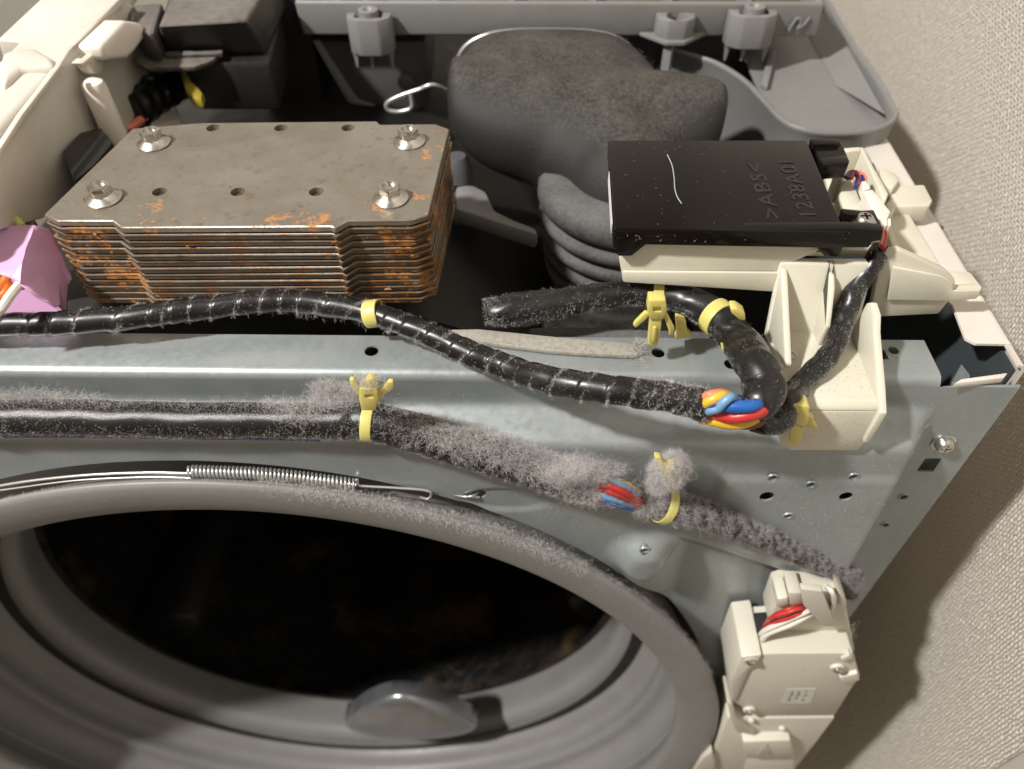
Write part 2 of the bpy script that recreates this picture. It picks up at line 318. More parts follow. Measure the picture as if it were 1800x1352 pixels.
# ---- galvanised front panel as a pressed sheet
def prof_y(z):      # front face of the sheet, seen from the side: drop, ledge, drop, door plane
    pts = [(0, -.003), (0, -.0150), (-.0015, -.0180), (-.0125, -.0225), (-.0150, -.0245), (-.0158, -.028), (-.0162, -.0400), (-.0180, -.07), (-.0215, -.12), (-.0355, -.32)]
    zz = np.array([p[1] for p in pts])[::-1]; yy = np.array([p[0] for p in pts])[::-1]; return np.interp(z, zz, yy)
RA, RB = Yp(1180, 925, -.016), Yp(1440, 1000, -.016)
BOSS = Yp(1133, 966, -.018)
def panel_y(x, z):
    k = np.linspace(-.0022, .0022, 7)
    y = sum(prof_y(z+d) for d in k)/7
    wx = 1-sstep(x, .158, .172); y = y*wx+(-.0008)*(1-wx)
    # recess below the harness line
    dx, dz = RB[0]-RA[0], RB[2]-RA[2]; L = math.hypot(dx, dz); d = ((x-RA[0])*dz-(z-RA[2])*dx)/L      # >0 below
    sg = np.sign(((RA[0])-RA[0])*dz-((RA[2]-.05)-RA[2])*dx); d = d*sg
    y = y+.010*sstep(d, 0, .016)*sstep(x, .060, .085)*wx
    r = np.hypot(x-BOSS[0], (z-BOSS[2])); y = y-.0095*(1-sstep(r, .0065, .0195))-.0013*sstep(x, .084, .090)*sstep(-z, .040, .046)*(1-sstep(d, -.006, 0))*wx
    # embossed pad round the hook hole
    h = Yp(842, 868, -.017); r2 = np.hypot((x-h[0]-.012)/2.6, (z-h[2]+.004)); y = y+.0012*(1-sstep(r2, .0065, .0085))
    # plateau of the hole pattern stands a little proud
    return y
xs = np.unique(np.concatenate([np.linspace(-.30, -.03, 46), np.linspace(-.03, .155, 110), np.linspace(.155, .175, 16), np.linspace(.175, .1972, 8)]))
zs = np.unique(np.concatenate([-np.linspace(.0034, .045, 52), -np.linspace(.045, .13, 70), -np.linspace(.13, .42, 40)]))[::-1]
rows = [[(x, .0215, 0) for x in xs], [(x, .0035, 0) for x in xs]]
for a in (30, 60): rows.append([(x, .0035-.0035*math.sin(math.radians(a)), -.0035+.0035*math.cos(math.radians(a))) for x in xs])
for z in zs: rows.append(np.stack([xs, panel_y(xs, np.full_like(xs, z)), np.full_like(xs, z)], 1))
P = np.array([np.array(r, float) for r in rows])
fp = thing('front_panel', 'pressed galvanised steel front panel with bolt holes around the drum opening', 'front panel')
nrmB = np.zeros_like(P); nrmB[:, :, 1] = .0009; nrmB[:3, :, 2] = -.0009; nrmB[:2, :, 1] = 0
Q = P+nrmB
gs = G(); n_, m_ = P.shape[:2]; gs.grid(P); gs.grid(Q[:, ::-1])
o2 = n_*m_
for j in range(m_-1):
    gs.f.append((j+1, j, o2+m_-1-j, o2+m_-2-j)); b0 = (n_-1)*m_; gs.f.append((b0+j, b0+j+1, o2+b0+m_-2-j, o2+b0+m_-1-j))
for i in range(n_-1):
    gs.f.append((i*m_, (i+1)*m_, o2+(i+1)*m_+m_-1, o2+i*m_+m_-1)); gs.f.append(((i+1)*m_+m_-1, i*m_+m_-1, o2+i*m_, o2+(i+1)*m_))
sheet = make('sheet', gs, K['galv'], fp, recalc=True, ang=50)
c = G()
c.lathe(np.array([-.1350, -.0325, -.2925])-AX*.06, AX, [(.2570, 0), (.2570, .12)], 160)
for px, py, r in ((653, 617, .0028), (1157, 620, .0027), (1285, 640, .0027), (1570, 617, .0022)):
    c.lathe(Zp(px, py, 0)-np.array([0, 0, .006]), (0, 0, 1), [(r, 0), (r, .02)], 24)
c.prism([Zp(1500, 633, -.006), Zp(1546, 633, -.006), Zp(1553, 650, -.006), Zp(1500, 650, -.006)], (0, 0, .02))
HOLES = [(1358, 840, .0020), (1500, 838, .0020), (1425, 852, .0020), (1348, 873, .0031), (1487, 873, .0029), (1385, 907, .0019), (1588, 873, .0020), (1556, 922, .0018), (1133, 967, .0020), (842, 868, .0031)]
def on_panel(px, py):
    ys = np.linspace(-.05, .03, 81); r = ray(px, py); t = (ys-CAM[1])/r[1]; X = CAM[0]+r[0]*t; Z_ = CAM[2]+r[2]*t; f = ys-panel_y(X, Z_)
    i = int(np.argmax(f > 0)); y = ys[i-1]+(ys[i]-ys[i-1])*(-f[i-1])/(f[i]-f[i-1]+1e-12) if i else -.01
    return Yp(px, py, y)
for px, py, r in HOLES:
    p = on_panel(px, py); c.lathe(p-np.array([0, .012, 0]), (0, 1, 0), [(r, 0), (r, .024)], 24)
for q in ([(1626, 806), (1656, 806), (1640, 829), (1611, 829)], [(1503, 1008), (1520, 1008), (1513, 1020), (1497, 1020)]):
    c.prism([on_panel(*a)-np.array([0, .01, 0]) for a in q], (0, .02, 0))
c.prism([(.1665, -.001+.0004, -.0006-.004), (.1665, .06, -.0046), (.21, .06, -.0046), (.21, .0002, -.0046)], (0, 0, .05))     # flange stops short of the side panel
cc = Zp(1640, 600, 0)
cut(sheet, c)
# rolled rims of the extruded holes
g = G()
for px, py, r in HOLES:
    if r < .0028:
        p = on_panel(px, py); g.lathe(p+np.array([0, -.0004, 0]), (0, 1, 0), [(r-.0002, .003), (r-.0002, 0), (r+.0003, -.0001), (r+.0007, .0006)], 24, caps=False)
p = Zp(1570, 617, 0); g.lathe(p, (0, 0, 1), [(.0021, -.004), (.0021, .0003), (.0026, .0003), (.0033, -.0004)], 24, caps=False)
make('hole_rim', g, K['galv'], fp, kind='stuff')
def pan_head(g, p, ax, r, h):
    g.lathe(p, ax, [(r*1.25, 0), (r*1.25, h*.18), (r, h*.25), (r*.98, h*.55), (r*.75, h*.9), (r*.3, h), (0, h)], 28)
    return g
sw = on_panel(1658, 777)
g = pan_head(G(), sw+np.array([0, .0002, 0]), (0, -1, 0), .0040, .0042); o = make('screw', g, K['steel'], fp)
c = G(); q = sw+np.array([0, -.0048, 0])
c.box(q-np.array([.0022, 0, .0005]), q+np.array([.0022, .0018, .0005])); c2 = G().box(q-np.array([.0005, 0, .0022]), q+np.array([.0005, .0017, .0022])); cut(o, c); cut(o, c2)
# dark inside of the cabinet: inner stiffener seen between flange and side panel
inn = thing('inner_stiffener', 'bluish galvanised inner stiffener deep behind the front corner', 'bracket')
make('upright', G().prism(Zs([(1660, 700), (1690, 640), (1705, 660), (1700, 690)], -.014), (0, 0, -.25)), K['galv'], inn)
make('corner_plate', G().box((.1800, .004, -.30), (.1950, .008, -.012)), K['galv'], inn)
# ================================================================== DOOR GASKET, DRUM, TUB
gk = thing('door_gasket', 'grey rubber door gasket with deep bellows folds around the drum opening', 'gasket')
prof = [(.2440, .022), (.2455, .012), (.2500, .0062), (.2545, .0020), (.2573, -.0004), (.2585, -.0020), (.2580, -.0032), (.2555, -.0040), (.2500, -.0038), (.2430, -.0022), (.2375, -.0004), (.2350, .0010), (.2340, .0030), (.2345, .0075), (.2365, .0100)]
g = G().lathe(GC, AX, prof, 200, caps=False); lip = make('lip', g, K['rubber'], gk, ang=60)
prof = [(.2365, .0098), (.2390, .0130), (.2440, .0200), (.2460, .0300), (.2440, .0400), (.2380, .0435), (.2335, .0440), (.2315, .0470), (.2330, .0520), (.2340, .0600), (.2320, .062), (.2290, .0650), (.2260, .0670), (.2255, .0710), (.2235, .0750), (.2180, .0775), (.2120, .0800), (.2090, .0840), (.2085, .0880), (.2100, .0960), (.2140, .112)]
make('bellows', G().lathe(GC, AX, prof, 200, caps=False), K['rubber'], gk, ang=60)
# drum
dr = thing('drum', 'dark perforated steel drum with a black lifter inside the opening', 'drum')
K['drum'] = mat('drum_steel', (.007, .006, .005), .5, .3, [(14, (.012, .010, .008), .45, .6), (16, (.105, .066, .030), .53, .74)], (30, .6, .01))  # amber patches paint brown reflections into the steel colour
g = G()
an = np.linspace(0, 2*math.pi, 61)[:-1]; hs = np.linspace(.112, .40, 15); Pg = []
vv = np.array([0, .07, 1.]); vv /= np.linalg.norm(vv)
for i, a in enumerate(an):
    Pg.append([GC+AX*h+(np.array([1., 0, 0])*math.cos(a)+vv*math.sin(a))*(.252-(.006 if (i+j) % 2 else 0)) for j, h in enumerate(hs)])
g.grid(np.array(Pg), cu=True); g.lathe(GC+AX*.112, AX, [(.2075, 0), (.252, 0)], 60, caps=False)
make('wall', g, K['drum'], dr, ang=1)
g = G(); rr = np.linspace(.001, .252, 10); Pg = []
for i, a in enumerate(an): Pg.append([GC+AX*(.40-(.008 if (i+j) % 2 else 0))+(np.array([1., 0, 0])*math.cos(a)+vv*math.sin(a))*r for j, r in enumerate(rr)])
g.grid(np.array(Pg), cu=True); make('back', g, K['drum'], dr, ang=1)
a = math.radians(100)
for a in (math.radians(97), math.radians(217), math.radians(337)):
    base = (np.array([1., 0, 0])*math.cos(a)+vv*math.sin(a)); tg = np.cross(AX, base)
    poly = [GC+AX*.14+base*.25+tg*.03, GC+AX*.14+base*.20+tg*.016, GC+AX*.14+base*.19, GC+AX*.14+base*.20-tg*.016, GC+AX*.14+base*.25-tg*.03]
    make('lifter', G().prism(poly, AX*.23), K['black'], dr, bevel=.006)
# outer tub
tb = make('tub', G().lathe(GC, AX, [(.215, .072), (.275, .074), (.290, .082), (.293, .10), (.293, .62)], 120, caps=False), K['tub'], ang=40)
tag(tb, 'matt black plastic outer tub filling the cabinet below the steel plate stack', 'tub')
# nozzle on the gasket bottom
nz_ = thing('spray_nozzle', 'shiny grey faceted nozzle hump at the bottom of the gasket', 'nozzle')
K['chrome'] = mat('chromed_plastic', (.36, .37, .39), .25, .75, [(60, (.28, .29, .31), .4, .7)])
def gpt(px, py, s):
    o_ = GC+AX*s; r = ray(px, py); t = AX.dot(o_-CAM)/AX.dot(r); return CAM+r*t
hb_ = gpt(722, 1268, .062); hw = gpt(838, 1279, .058)[0]-hb_[0]; hh = gpt(722, 1222, .066)[2]-gpt(722, 1279, .066)[2]
us = np.linspace(-1, 1, 41); vs_ = np.linspace(0, 1, 15); Pg = []
for u in us:
    h = hh*(1-u*u)**1.15; f_ = .001+.012*math.sqrt(max(0, 1-u*u))
    Pg.append([hb_+np.array([u*hw, -f_*math.cos(t*1.5708)**.8, h*math.sin(t*1.5708)**.9-.004*(t == 0)]) for t in vs_]+[hb_+np.array([u*hw, .012, h*.9]), hb_+np.array([u*hw, .016, -.004])])
g = G(); g.grid(np.array(Pg)); make('hump', g, K['chrome'], nz_, ang=60)
# spring clamp round the gasket
def clamp_pt(ang, r, s): return GC+AX*s+(np.array([1., 0, 0])*math.cos(ang)+vv*math.sin(ang))*r
def at(px, py, y): return Yp(px, py, y)
cs = thing('clamp_spring', 'coiled steel tension spring of the wire clamp lying on the gasket edge', 'spring')
s0, s1 = at(333, 828, -.0165), at(628, 852, -.0170)
mid = at(480, 834, -.0165)
ctr = catmull([s0, mid, s1], 700); tt = np.gradient(ctr, axis=0); tt /= np.linalg.norm(tt, axis=1)[:, None]
up = np.array([0, .3, 1.]); nn = up-tt*(tt@up)[:, None]; nn /= np.linalg.norm(nn, axis=1)[:, None]; bb = np.cross(tt, nn)
ph = np.linspace(0, 2*math.pi*41, 700); rc = .00225
g = G(); tube(g, ctr+nn*(np.cos(ph)*rc)[:, None]+bb*(np.sin(ph)*rc)[:, None], .00062, n=700, seg=7, ref=(0, 1, .2), smooth=False); make('coil', g, K['wire'], cs, ang=80)
g = G(); tube(g, [at(626, 843, -.018), at(632, 853, -.0185), at(645, 855, -.0185), at(700, 858, -.0185), at(748, 862, -.0185), at(758, 869, -.0185), at(752, 877, -.0185), at(738, 874, -.0185)], .00058, 60, 8, ref=(0, 1, 0)); make('hook', g, K['wire'], cs, ang=80)
g = G(); tube(g, [at(790, 868, -.0165), at(815, 873, -.0175), at(830, 872, -.018), at(840, 866, -.0150)], .00055, 40, 8, ref=(0, 1, 0)); make('hook', g, K['wire'], cs, ang=80)
pts = [at(336, 832, -.0172), at(250, 831, -.0165), at(130, 837, -.0165), at(0, 854, -.0165), at(-120, 884, -.0165)]
g = G(); tube(g, pts, .00062, 60, 8, ref=(0, 1, 0)); tube(g, [p+np.array([0, -.0012, -.0016]) for p in pts[:4]], .0004, 50, 6, ref=(0, 1, 0)); make('clamp_wire', g, K['wire'], cs, ang=80)
# ================================================================== STEEL PLATE STACK
PL = [(77, 377), (100, 388), (197, 388), (213, 400), (582, 398), (589, 401), (612, 388), (722, 387), (753, 377), (790, 227), (765, 218), (668, 219), (662, 213), (353, 216), (233, 226)]
pt = np.array(Zs(PL, .045)); ST = .00325
st = thing('steel_plate_stack', 'stack of rusty stamped steel plates bolted together with flanged hex bolts', 'plate stack')
NPL = 13
gb = [G() for _ in range(NPL)]
for k in range(NPL):
    cen = pt.mean(0); off = np.array([rng.normal(0, .00022), rng.normal(0, .00022), -k*ST])
    poly = [p+off+(rng.normal(0, .0001, 3) if k else 0)*np.array([1, 1, 0]) for p in pt]
    o = make('plate', gb[k].prism(poly, (0, 0, -.00275)), K['rust0'] if k == 0 else K['rust1'], st, bevel=.0004, seg=1)
    if k == 0: top_plate = o; o['label'] = 'grey top plate with eight holes and light rust specks'
    if k: # thin burr standing out along the top edge of every sheared plate
        cq = sum(poly)/len(poly); bq = [p+(p-cq)/np.linalg.norm(p-cq)*.00035+np.array([0, 0, -.0002]) for p in poly]
        make('burr', G().prism(bq, (0, 0, -.00042)), K['burr'], o)
BOLTS = [(183, 343), (271, 246), (687, 343), (719, 243)]
HPL = [(288, 356), (424, 356), (560, 356), (380, 243), (498, 243), (615, 243)]
c = G()
for px, py in HPL: c.lathe(Zp(px, py, .040), (0, 0, 1), [(.0029, 0), (.0029, .01)], 24)
for px, py in ((172, 372), (676, 369)): c.prism([Zp(px-16, py-4, .040), Zp(px+14, py-6, .040), Zp(px+20, py+3, .040), Zp(px-14, py+4, .040)], (0, 0, .01))
cut(top_plate, c)
core = make('core', G().prism([p+(cen-p)*.035+np.array([0, 0, -.0022]) for p in pt], (0, 0, -.040)), K['rust1'], st)
for px, py in BOLTS:
    b = Zp(px, py+6, .0452); g = G()
    g.lathe(b, (0, 0, 1), [(.0069, 0), (.0070, .0006), (.0062, .0012), (.0047, .0021), (.0043, .0027)], 32)
    fl = make('bolt', g, K['steel'], st)
    h = G(); a6 = [math.pi/6+i*math.pi/3+px for i in range(6)]
    h.prism([b+np.array([math.cos(a)*.0045, math.sin(a)*.0045, .0023]) for a in a6], (0, 0, .0038))
    hd = make('hex_head', h, K['steel'], fl, bevel=.0005)
    cut(hd, G().lathe(b+np.array([0, 0, .0050]), (0, 0, 1), [(.0027, 0), (.0032, .004)], 24))
# flakes of rust clinging to the front edges
g = G()
for k in range(14):
    a, e = random.choice([(0, 1), (1, 2), (3, 4), (2, 3), (4, 5), (6, 7), (7, 8), (1, 2), (2, 3)]); t = random.random(); p = pt[a]*(1-t)+pt[e]*t+np.array([0, -.0003, -random.uniform(.004, .036)])
    s = random.uniform(.0004, .0011); q = rng.normal(0, 1, (7, 3))*s*np.array([1.4, .45, .6]); fs = []
    bm = bmesh.new()
    for v in q: bm.verts.new(p+v)
    r = bmesh.ops.convex_hull(bm, input=bm.verts); bm.verts.index_update(); g.add([v.co for v in bm.verts], [[v.index for v in f.verts] for f in bm.faces]); bm.free()
make('rust_flakes', g, K['flake'], st, kind='stuff')
# ================================================================== AIR DUCT
du = thing('air_duct', 'dusty black rubber air duct elbow with ribbed bellows below', 'duct')
secs = [((.0165, .243, .002), 0, .101, .060), ((.0180, .228, .004), 3, .108, .065), ((.0210, .205, .006), 8, .114, .066), ((.025, .185, .005), 12, .112, .060)]
Pm = []
S_ = np.array([[*a, b, c_, d] for (a, b, c_, d) in secs]); SS = catmull(S_, 40); aa = np.linspace(0, 2*math.pi, 48, endpoint=False)
for i, (x, y, z, th, w_, h_) in enumerate(SS):
    th = math.radians(th); nrm = np.array([0, -math.sin(th), math.cos(th)]); row = []
    for a in aa:
        ca, sa = math.cos(a), math.sin(a); ca = math.copysign(abs(ca)**.62, ca); sa = math.copysign(abs(sa)**.62, sa)
        row.append(np.array([x, y, z])+np.array([1, 0, 0])*ca*w_/2+nrm*sa*h_/2)
    Pm.append(row)
Pm = np.array(Pm)
def blob(parts, name, m, parent, voxel=.0022, it=34, lobe=None):
    """one continuous skin grown over the loft and a chain of overlapping balls"""
    g = G(); k, m_ = Pm.shape[:2]; g.grid(Pm, cv=True); g.f.append(tuple(range(m_-1, -1, -1))); g.f.append(tuple((k-1)*m_+i for i in range(m_)))
    Lb = np.array(lobe); o_ = len(g.v); g.grid(Lb, cv=True); q_ = Lb.shape[1]; g.f.append(tuple(o_+i for i in range(q_-1, -1, -1))); g.f.append(tuple(o_+(len(Lb)-1)*q_+i for i in range(q_)))
    for (p0, r0, p1, r1) in parts:
        for t in np.linspace(0, 1, 14):
            c_ = np.array(p0)*(1-t)+np.array(p1)*t; r = r0*(1-t)+r1*t
            g.lathe(c_, (0, 0, 1), [(r*math.cos(q), r*math.sin(q)) for q in np.linspace(-1.5707, 1.5707, 13)], 24, caps=False)
    o = make(name, g, m, parent)
    a = o.modifiers.new('r', 'REMESH'); a.mode = 'VOXEL'; a.voxel_size = voxel; a.use_smooth_shade = True
    b = o.modifiers.new('s', 'SMOOTH'); b.iterations = it; b.factor = .5
    dg = bpy.context.evaluated_depsgraph_get(); nm = bpy.data.meshes.new_from_object(o.evaluated_get(dg)); o.modifiers.clear(); o.data = nm
    for p in nm.polygons: p.use_smooth = True
    return o
NK = np.array([.0575, .134, .0])
LB = catmull(np.array([(-.0365, .188, .016, .012), (-.032, .186, .027, .020), (-.010, .180, .034, .027), (.030, .174, .037, .031), (.066, .169, .036, .031), (.088, .166, .032, .028), (.101, .165, .021, .019), (.1060, .165, .007, .006)]), 44)
el = blob([((.004, .172, .006), .022, (.048, .152, .002), .033), ((.060, .160, .004), .030, NK+np.array([0, 0, -.004]), .0325), (NK, .0325, NK-np.array([0, 0, .02]), .0325)], 'elbow', K['duct'], du, lobe=[[np.array([x, y+hy*math.copysign(abs(math.cos(q))**.95, math.cos(q)), .0375-hz+hz*math.copysign(abs(math.sin(q))**.95, math.sin(q))]) for q in np.linspace(0, 2*math.pi, 41)[:-1]] for x, y, hy, hz in LB])
prof = [(.026, .006), (.036, .0055), (.0435, .0030), (.0462, -.0010), (.0465, -.0060), (.0450, -.0095), (.0385, -.0120)]; z = -.0135
for k in range(6):
    r = .0455-.0012*k; prof += [(r-.006, z), (r-.0010, z-.0010), (r, z-.0035), (r-.0010, z-.0065), (r-.0070, z-.0085)]; z -= .0105
make('bellows', G().lathe(NK, (0, .03, 1), prof+[(.030, -.13)], 72), K['bell'], du, ang=75)
# collar rim of the mouth with its wire clip
wc = thing('wire_clip', 'bent steel wire clip holding the duct mouth, with a loop at its left end', 'clip')
def sec_pt(a, y=.232, k=1.03):
    x, _, z, th, w_, h_ = SS[3]; ca, sa = math.cos(a), math.sin(a); ca = math.copysign(abs(ca)**.62, ca); sa = math.copysign(abs(sa)**.62, sa)
    return np.array([x+ca*w_/2*k, y, z+sa*h_/2*k])
pts = [sec_pt(a) for a in np.linspace(math.radians(2), math.radians(188), 26)]
lp = [Yp(x, y, .222) for x, y in ((765, 150), (735, 158), (700, 170), (680, 182), (684, 194), (705, 196), (724, 188), (722, 165))]
g = G(); tube(g, pts, .0014, 120, 8, ref=(0, 1, 0)); make('hoop', g, K['wire'], wc, ang=80)
g = G(); tube(g, [pts[-1]]+lp, .0013, 60, 8, ref=(0, 1, 0)); make('loop', g, K['wire'], wc, ang=80)
# metal hose clamp and rubber foot under the bellows
hc = thing('hose_clamp', 'shiny steel hose clamp ring half hidden below the bellows', 'clamp')
make('ring', G().lathe((.046, .075, -.050), (0, .1, 1), [(.0315, 0), (.0325, .001), (.0325, .0065), (.0315, .0075)], 60), K['steel'], hc)
g = G().prism(Zs([(930, 574), (1010, 572), (1120, 577), (1250, 580), (1250, 606), (1130, 600), (960, 596), (925, 585)], -.006), (0, 0, -.012))
o = make('rubber_ledge', g, K['bell'], bevel=.002); tag(o, 'dusty black rubber ledge just behind the front flange under the harness', 'rubber ledge')
g = G().prism(Zs([(800, 325), (830, 322), (855, 335), (870, 368), (905, 385), (945, 400), (945, 412), (880, 392), (832, 376), (800, 366)], -.010), (0, 0, -.010))
o = make('hanging_bracket', g, K['grey'], bevel=.003); hb = tag(o, 'grey curved hanging bracket in shadow between plate stack and bellows', 'bracket')
g = G().lathe(Zp(806, 312, -.01), (0, 0, 1), [(.008, 0), (.0075, .004), (.006, .010), (.0045, .013)], 24)
make('pin', g, K['dgrey'], hb)
# ================================================================== GREY FRAME AND TRAY AT THE BACK
gf = thing('upper_frame', 'grey ribbed plastic frame with screw bosses across the back', 'frame')
fy = .245; A = Yp(517, 6, fy); B = Yp(1452, 2, fy); Cb = Yp(1440, 62, fy); Db = Yp(533, 72, fy)
zt = (A[2]+B[2])/2; zb = (Cb[2]+Db[2])/2; xl = A[0]; xr = B[0]
bev = dict(bevel=.0022, seg=3)
make('front_wall', G().prism([(xl, fy, zt), (xr, fy, zt), (Cb[0], fy+.002, zb), (Db[0], fy+.002, zb)], (0, .0035, 0)), K['grey'], gf, **bev)
make('side_wall', G().box((xl-.0005, fy+.0037, zb+.002), (xl+.003, .42, zt-.0003)), K['grey'], gf, **bev)
make('side_wall', G().box((xr-.003, fy+.0037, zb+.002), (xr+.0005, .42, zt-.0003)), K['grey'], gf, **bev)
make('floor', G().box((xl+.0032, fy+.0037, zb+.006), (xr-.0032, .42, zb+.009)), mat('brown_filter', (.11, .085, .06), .8, 0, None, (300, .4, .001)), gf)
for px in (590, 640, 762, 900, 1045, 1180, 1320):
    x = Zp(px, 3, zt)[0]; make('rib', G().box((x-.0012, fy+.0040, zb+.0095), (x+.0012, .42, zt-.0006)), K['grey'], gf)
bos = [(650, 22, 100, 612, 692), (1183, 22, 80, 1152, 1222), (1324, 16, 88, 1276, 1362)]
for i, (px, y0, y1, x0, x1) in enumerate(bos):
    q = fy-.012; z1 = Yp(px, y0+14, q)[2]; z0 = Yp(px, y1, q)[2]; xa = Yp(x0, y1-10, q)[0]; xb = Yp(x1, y1-10, q)[0]; wv = xb-xa
    poly = [(xa, fy-.0005, z0), (xa+.001, q+.004, z0), (xa+wv*.28, q, z0), (xa+wv*.72, q, z0), (xb-.001, q+.004, z0), (xb, fy-.0005, z0)]
    bo = make('boss', G().prism(poly, (0, 0, z1-z0)), K['grey'], gf, bevel=.0010)
    if i != 1:
        cc = np.array([(xa+xb)/2, q+.0075, z1]); cut(bo, G().box(cc+np.array([-wv*.30, -.004, -.006]), cc+np.array([wv*.30, .0045, .01])))
        pg = make('post', G().lathe(cc+np.array([0, 0, -.008]), (0, 0, 1), [(.0058, 0), (.0056, .011), (.0030, .0112), (.0018, .0095), (0, .0095)], 28), K['grey'], bo)
    else:
        cc = np.array([(xa+xb)/2, q+.006, z1]); cut(bo, G().lathe(cc+np.array([0, 0, -.010]), (0, 0, 1), [(.0056, 0), (.0060, .02)], 24))
        make('flange', G().prism([(xa-.008, fy-.001, z0+.003), (xa+.006, q-.002, z0+.003), (xb-.006, q-.002, z0+.003), (xb+.008, fy-.001, z0+.003)], (0, 0, -.0025)), K['grey'], bo, bevel=.0006)
        g = G().prism([(xa+.006, q+.004, z0-.001), (xa+.010, q, z0-.001), (xa+.012, q+.004, z0-.001)], (0, 0, -.03)); make('prong', g, K['grey'], bo)
    if i != 1:
        for t in (.1, .45, .9):
            x = xa+wv*t; make('prong', G().prism([(x-.0016, q+.006, z0+.001), (x+.0016, q+.006, z0+.001), (x+.0005, q+.006, z0-.009), (x-.0005, q+.006, z0-.009)], (0, .0012, 0)), K['grey'], bo)
# pressed mark on the right end of the front wall
def text3d(name, body, m, parent, size, mw_, ext=.0002):
    cu = bpy.data.curves.new(name, 'FONT'); cu.body = body; cu.size = size; cu.extrude = ext; cu.bevel_depth = .00006; cu.resolution_u = 3; cu.space_character = 1.08
    o = bpy.data.objects.new(name, cu); COL.objects.link(o); dg = bpy.context.evaluated_depsgraph_get(); dg.update()
    me = bpy.data.meshes.new_from_object(o.evaluated_get(dg)); bpy.data.objects.remove(o); me.name = name
    o = bpy.data.objects.new(name, me); COL.objects.link(o); me.materials.clear(); me.materials.append(m); o.matrix_world = mw_
    if parent is not None: o.parent = parent
    return o
rz = Matrix(((1, 0, 0, 0), (0, 0, -1, 0), (0, 1, 0, 0), (0, 0, 0, 1)))
g = G(); tube(g, Ys([(1384, 58), (1392, 44), (1402, 32), (1408, 40), (1402, 50), (1412, 44), (1424, 30)], fy), .0008, 40, 6, ref=(0, 1, 0)); make('moulded_mark', g, K['grey'], gf)
# grey funnel housing below the frame (left)
g = G().prism(Ys([(548, 72), (748, 72), (752, 190), (735, 197), (640, 190), (612, 178)], .262), (0, .06, 0)); o = make('funnel_housing', g, K['dgrey'], bevel=.004)
fn = tag(o, 'dark grey tapered plastic housing under the left part of the grey frame', 'housing')
g = G().prism(Ys([(548, 72), (562, 72), (628, 176), (660, 187), (650, 193), (612, 182)], .259), (0, .003, 0)); o2_ = make('edge_rib', g, K['grey'], fn, bevel=.001)
make('dark_bolt', G().lathe(Yp(715, 145, .262), (0, -1, 0), [(.006, 0), (.006, .002), (.004, .003), (0, .003)], 20), K['dgrey'], fn)
# grey tray with the wavy lip (right)
ty = thing('drip_tray', 'grey plastic tray with an S curved lip beside the wallpaper', 'tray')
RIM = [(1180, 82), (1215, 93), (1262, 108), (1310, 138), (1345, 174), (1376, 206), (1408, 222), (1450, 229), (1500, 229), (1540, 224), (1564, 214), (1575, 200), (1572, 186), (1540, 130), (1500, 75), (1460, 8), (1425, -50)]
TZ = .0155; rim = catmull([Zp(a, b, TZ) for a, b in RIM], 120)
tg = np.gradient(rim, axis=0); tg /= np.linalg.norm(tg, axis=1)[:, None]; nn2 = np.cross(tg, [0, 0, 1.]); nn2 /= np.linalg.norm(nn2, axis=1)[:, None]      # outward
def wall_strip(outer_depth, name, m):
    rows = []
    for q, n, t in zip(rim, nn2, np.linspace(0, 1, len(rim))):
        dp = outer_depth(t)
        sec = [(0.0010, 0), (.0016, -.0008), (.0016, -.0022), (.0006, -.0035), (.0004, -dp), (-.0014, -dp), (-.0016, -.0030), (-.0012, -.0006), (-.0004, 0)]
        rows.append([q+n*a+np.array([0, 0, b]) for a, b in sec])
    g = G(); g.grid(np.array(rows), cv=True); return make(name, g, m, ty, ang=50)
wall_strip(lambda t: .056-.045*float(sstep(t, .20, .42)), 'lip', K['grey'])
fl = [q-n*.001 for q, n in zip(rim, nn2)]
fpoly = [np.array([p[0], p[1], .0068]) for p in fl[34:]]+[np.array([fl[34][0], fl[-1][1], .0068])]
make('floor', G().prism(fpoly, (0, 0, -.0012)), K['grey'], ty)
make('sloped_side', G().prism([Zp(1470, 150, .0072), Zp(1555, 200, .0120), Zp(1452, 15, .0130), Zp(1420, 60, .0072)], (0, 0, -.0003)), K['grey'], ty)
make('inner_rib', G().prism(Zs([(1352, 88), (1366, 86), (1350, 150), (1338, 144)], .0105), (0, 0, -.0035)), K['grey'], ty, bevel=.0008)
rc_ = make('dark_gap_plate', G().box((.055, .275, -.10), (.150, .285, .012)), K['dgrey']); tag(rc_, 'dark grey plate added to stand for the dark gap behind the wavy tray lip', 'cover')  # no real cover: dark sheet added to darken the gap behind the lip
# ================================================================== LEFT SIDE
lf = thing('white_frame', 'cream white moulded plastic frame running back along the left side', 'frame')
XI = -.205
P0 = Xs([(-60, 470), (0, 405), (78, 384), (232, 225), (300, 150), (330, 60), (213, -2), (122, 88), (108, 110), (0, 260), (-60, 330)], XI)
make('inner_wall', G().prism(P0, (-.003, 0, 0)), K['ivory'], lf, bevel=.001)
zr = Xp(108, 110, XI)[2]
make('rail', G().prism([(XI-.0032, .02, zr-.012), (XI-.0032, .02, zr-.002), (XI-.030, .02, zr), (XI-.030, .02, zr-.012)], (0, .48, 0)), K['ivory'], lf, bevel=.003, seg=3)
y0 = Xp(36, 78, -.235)[1]; z1 = Xp(36, 70, -.235)[2]
make('raised_rail', G().prism([(XI-.024, y0, zr-.002), (XI-.026, y0, z1), (XI-.040, y0, z1+.001), (XI-.042, y0, zr-.01)], (0, .3, 0)), K['ivory'], lf, bevel=.003, seg=3)
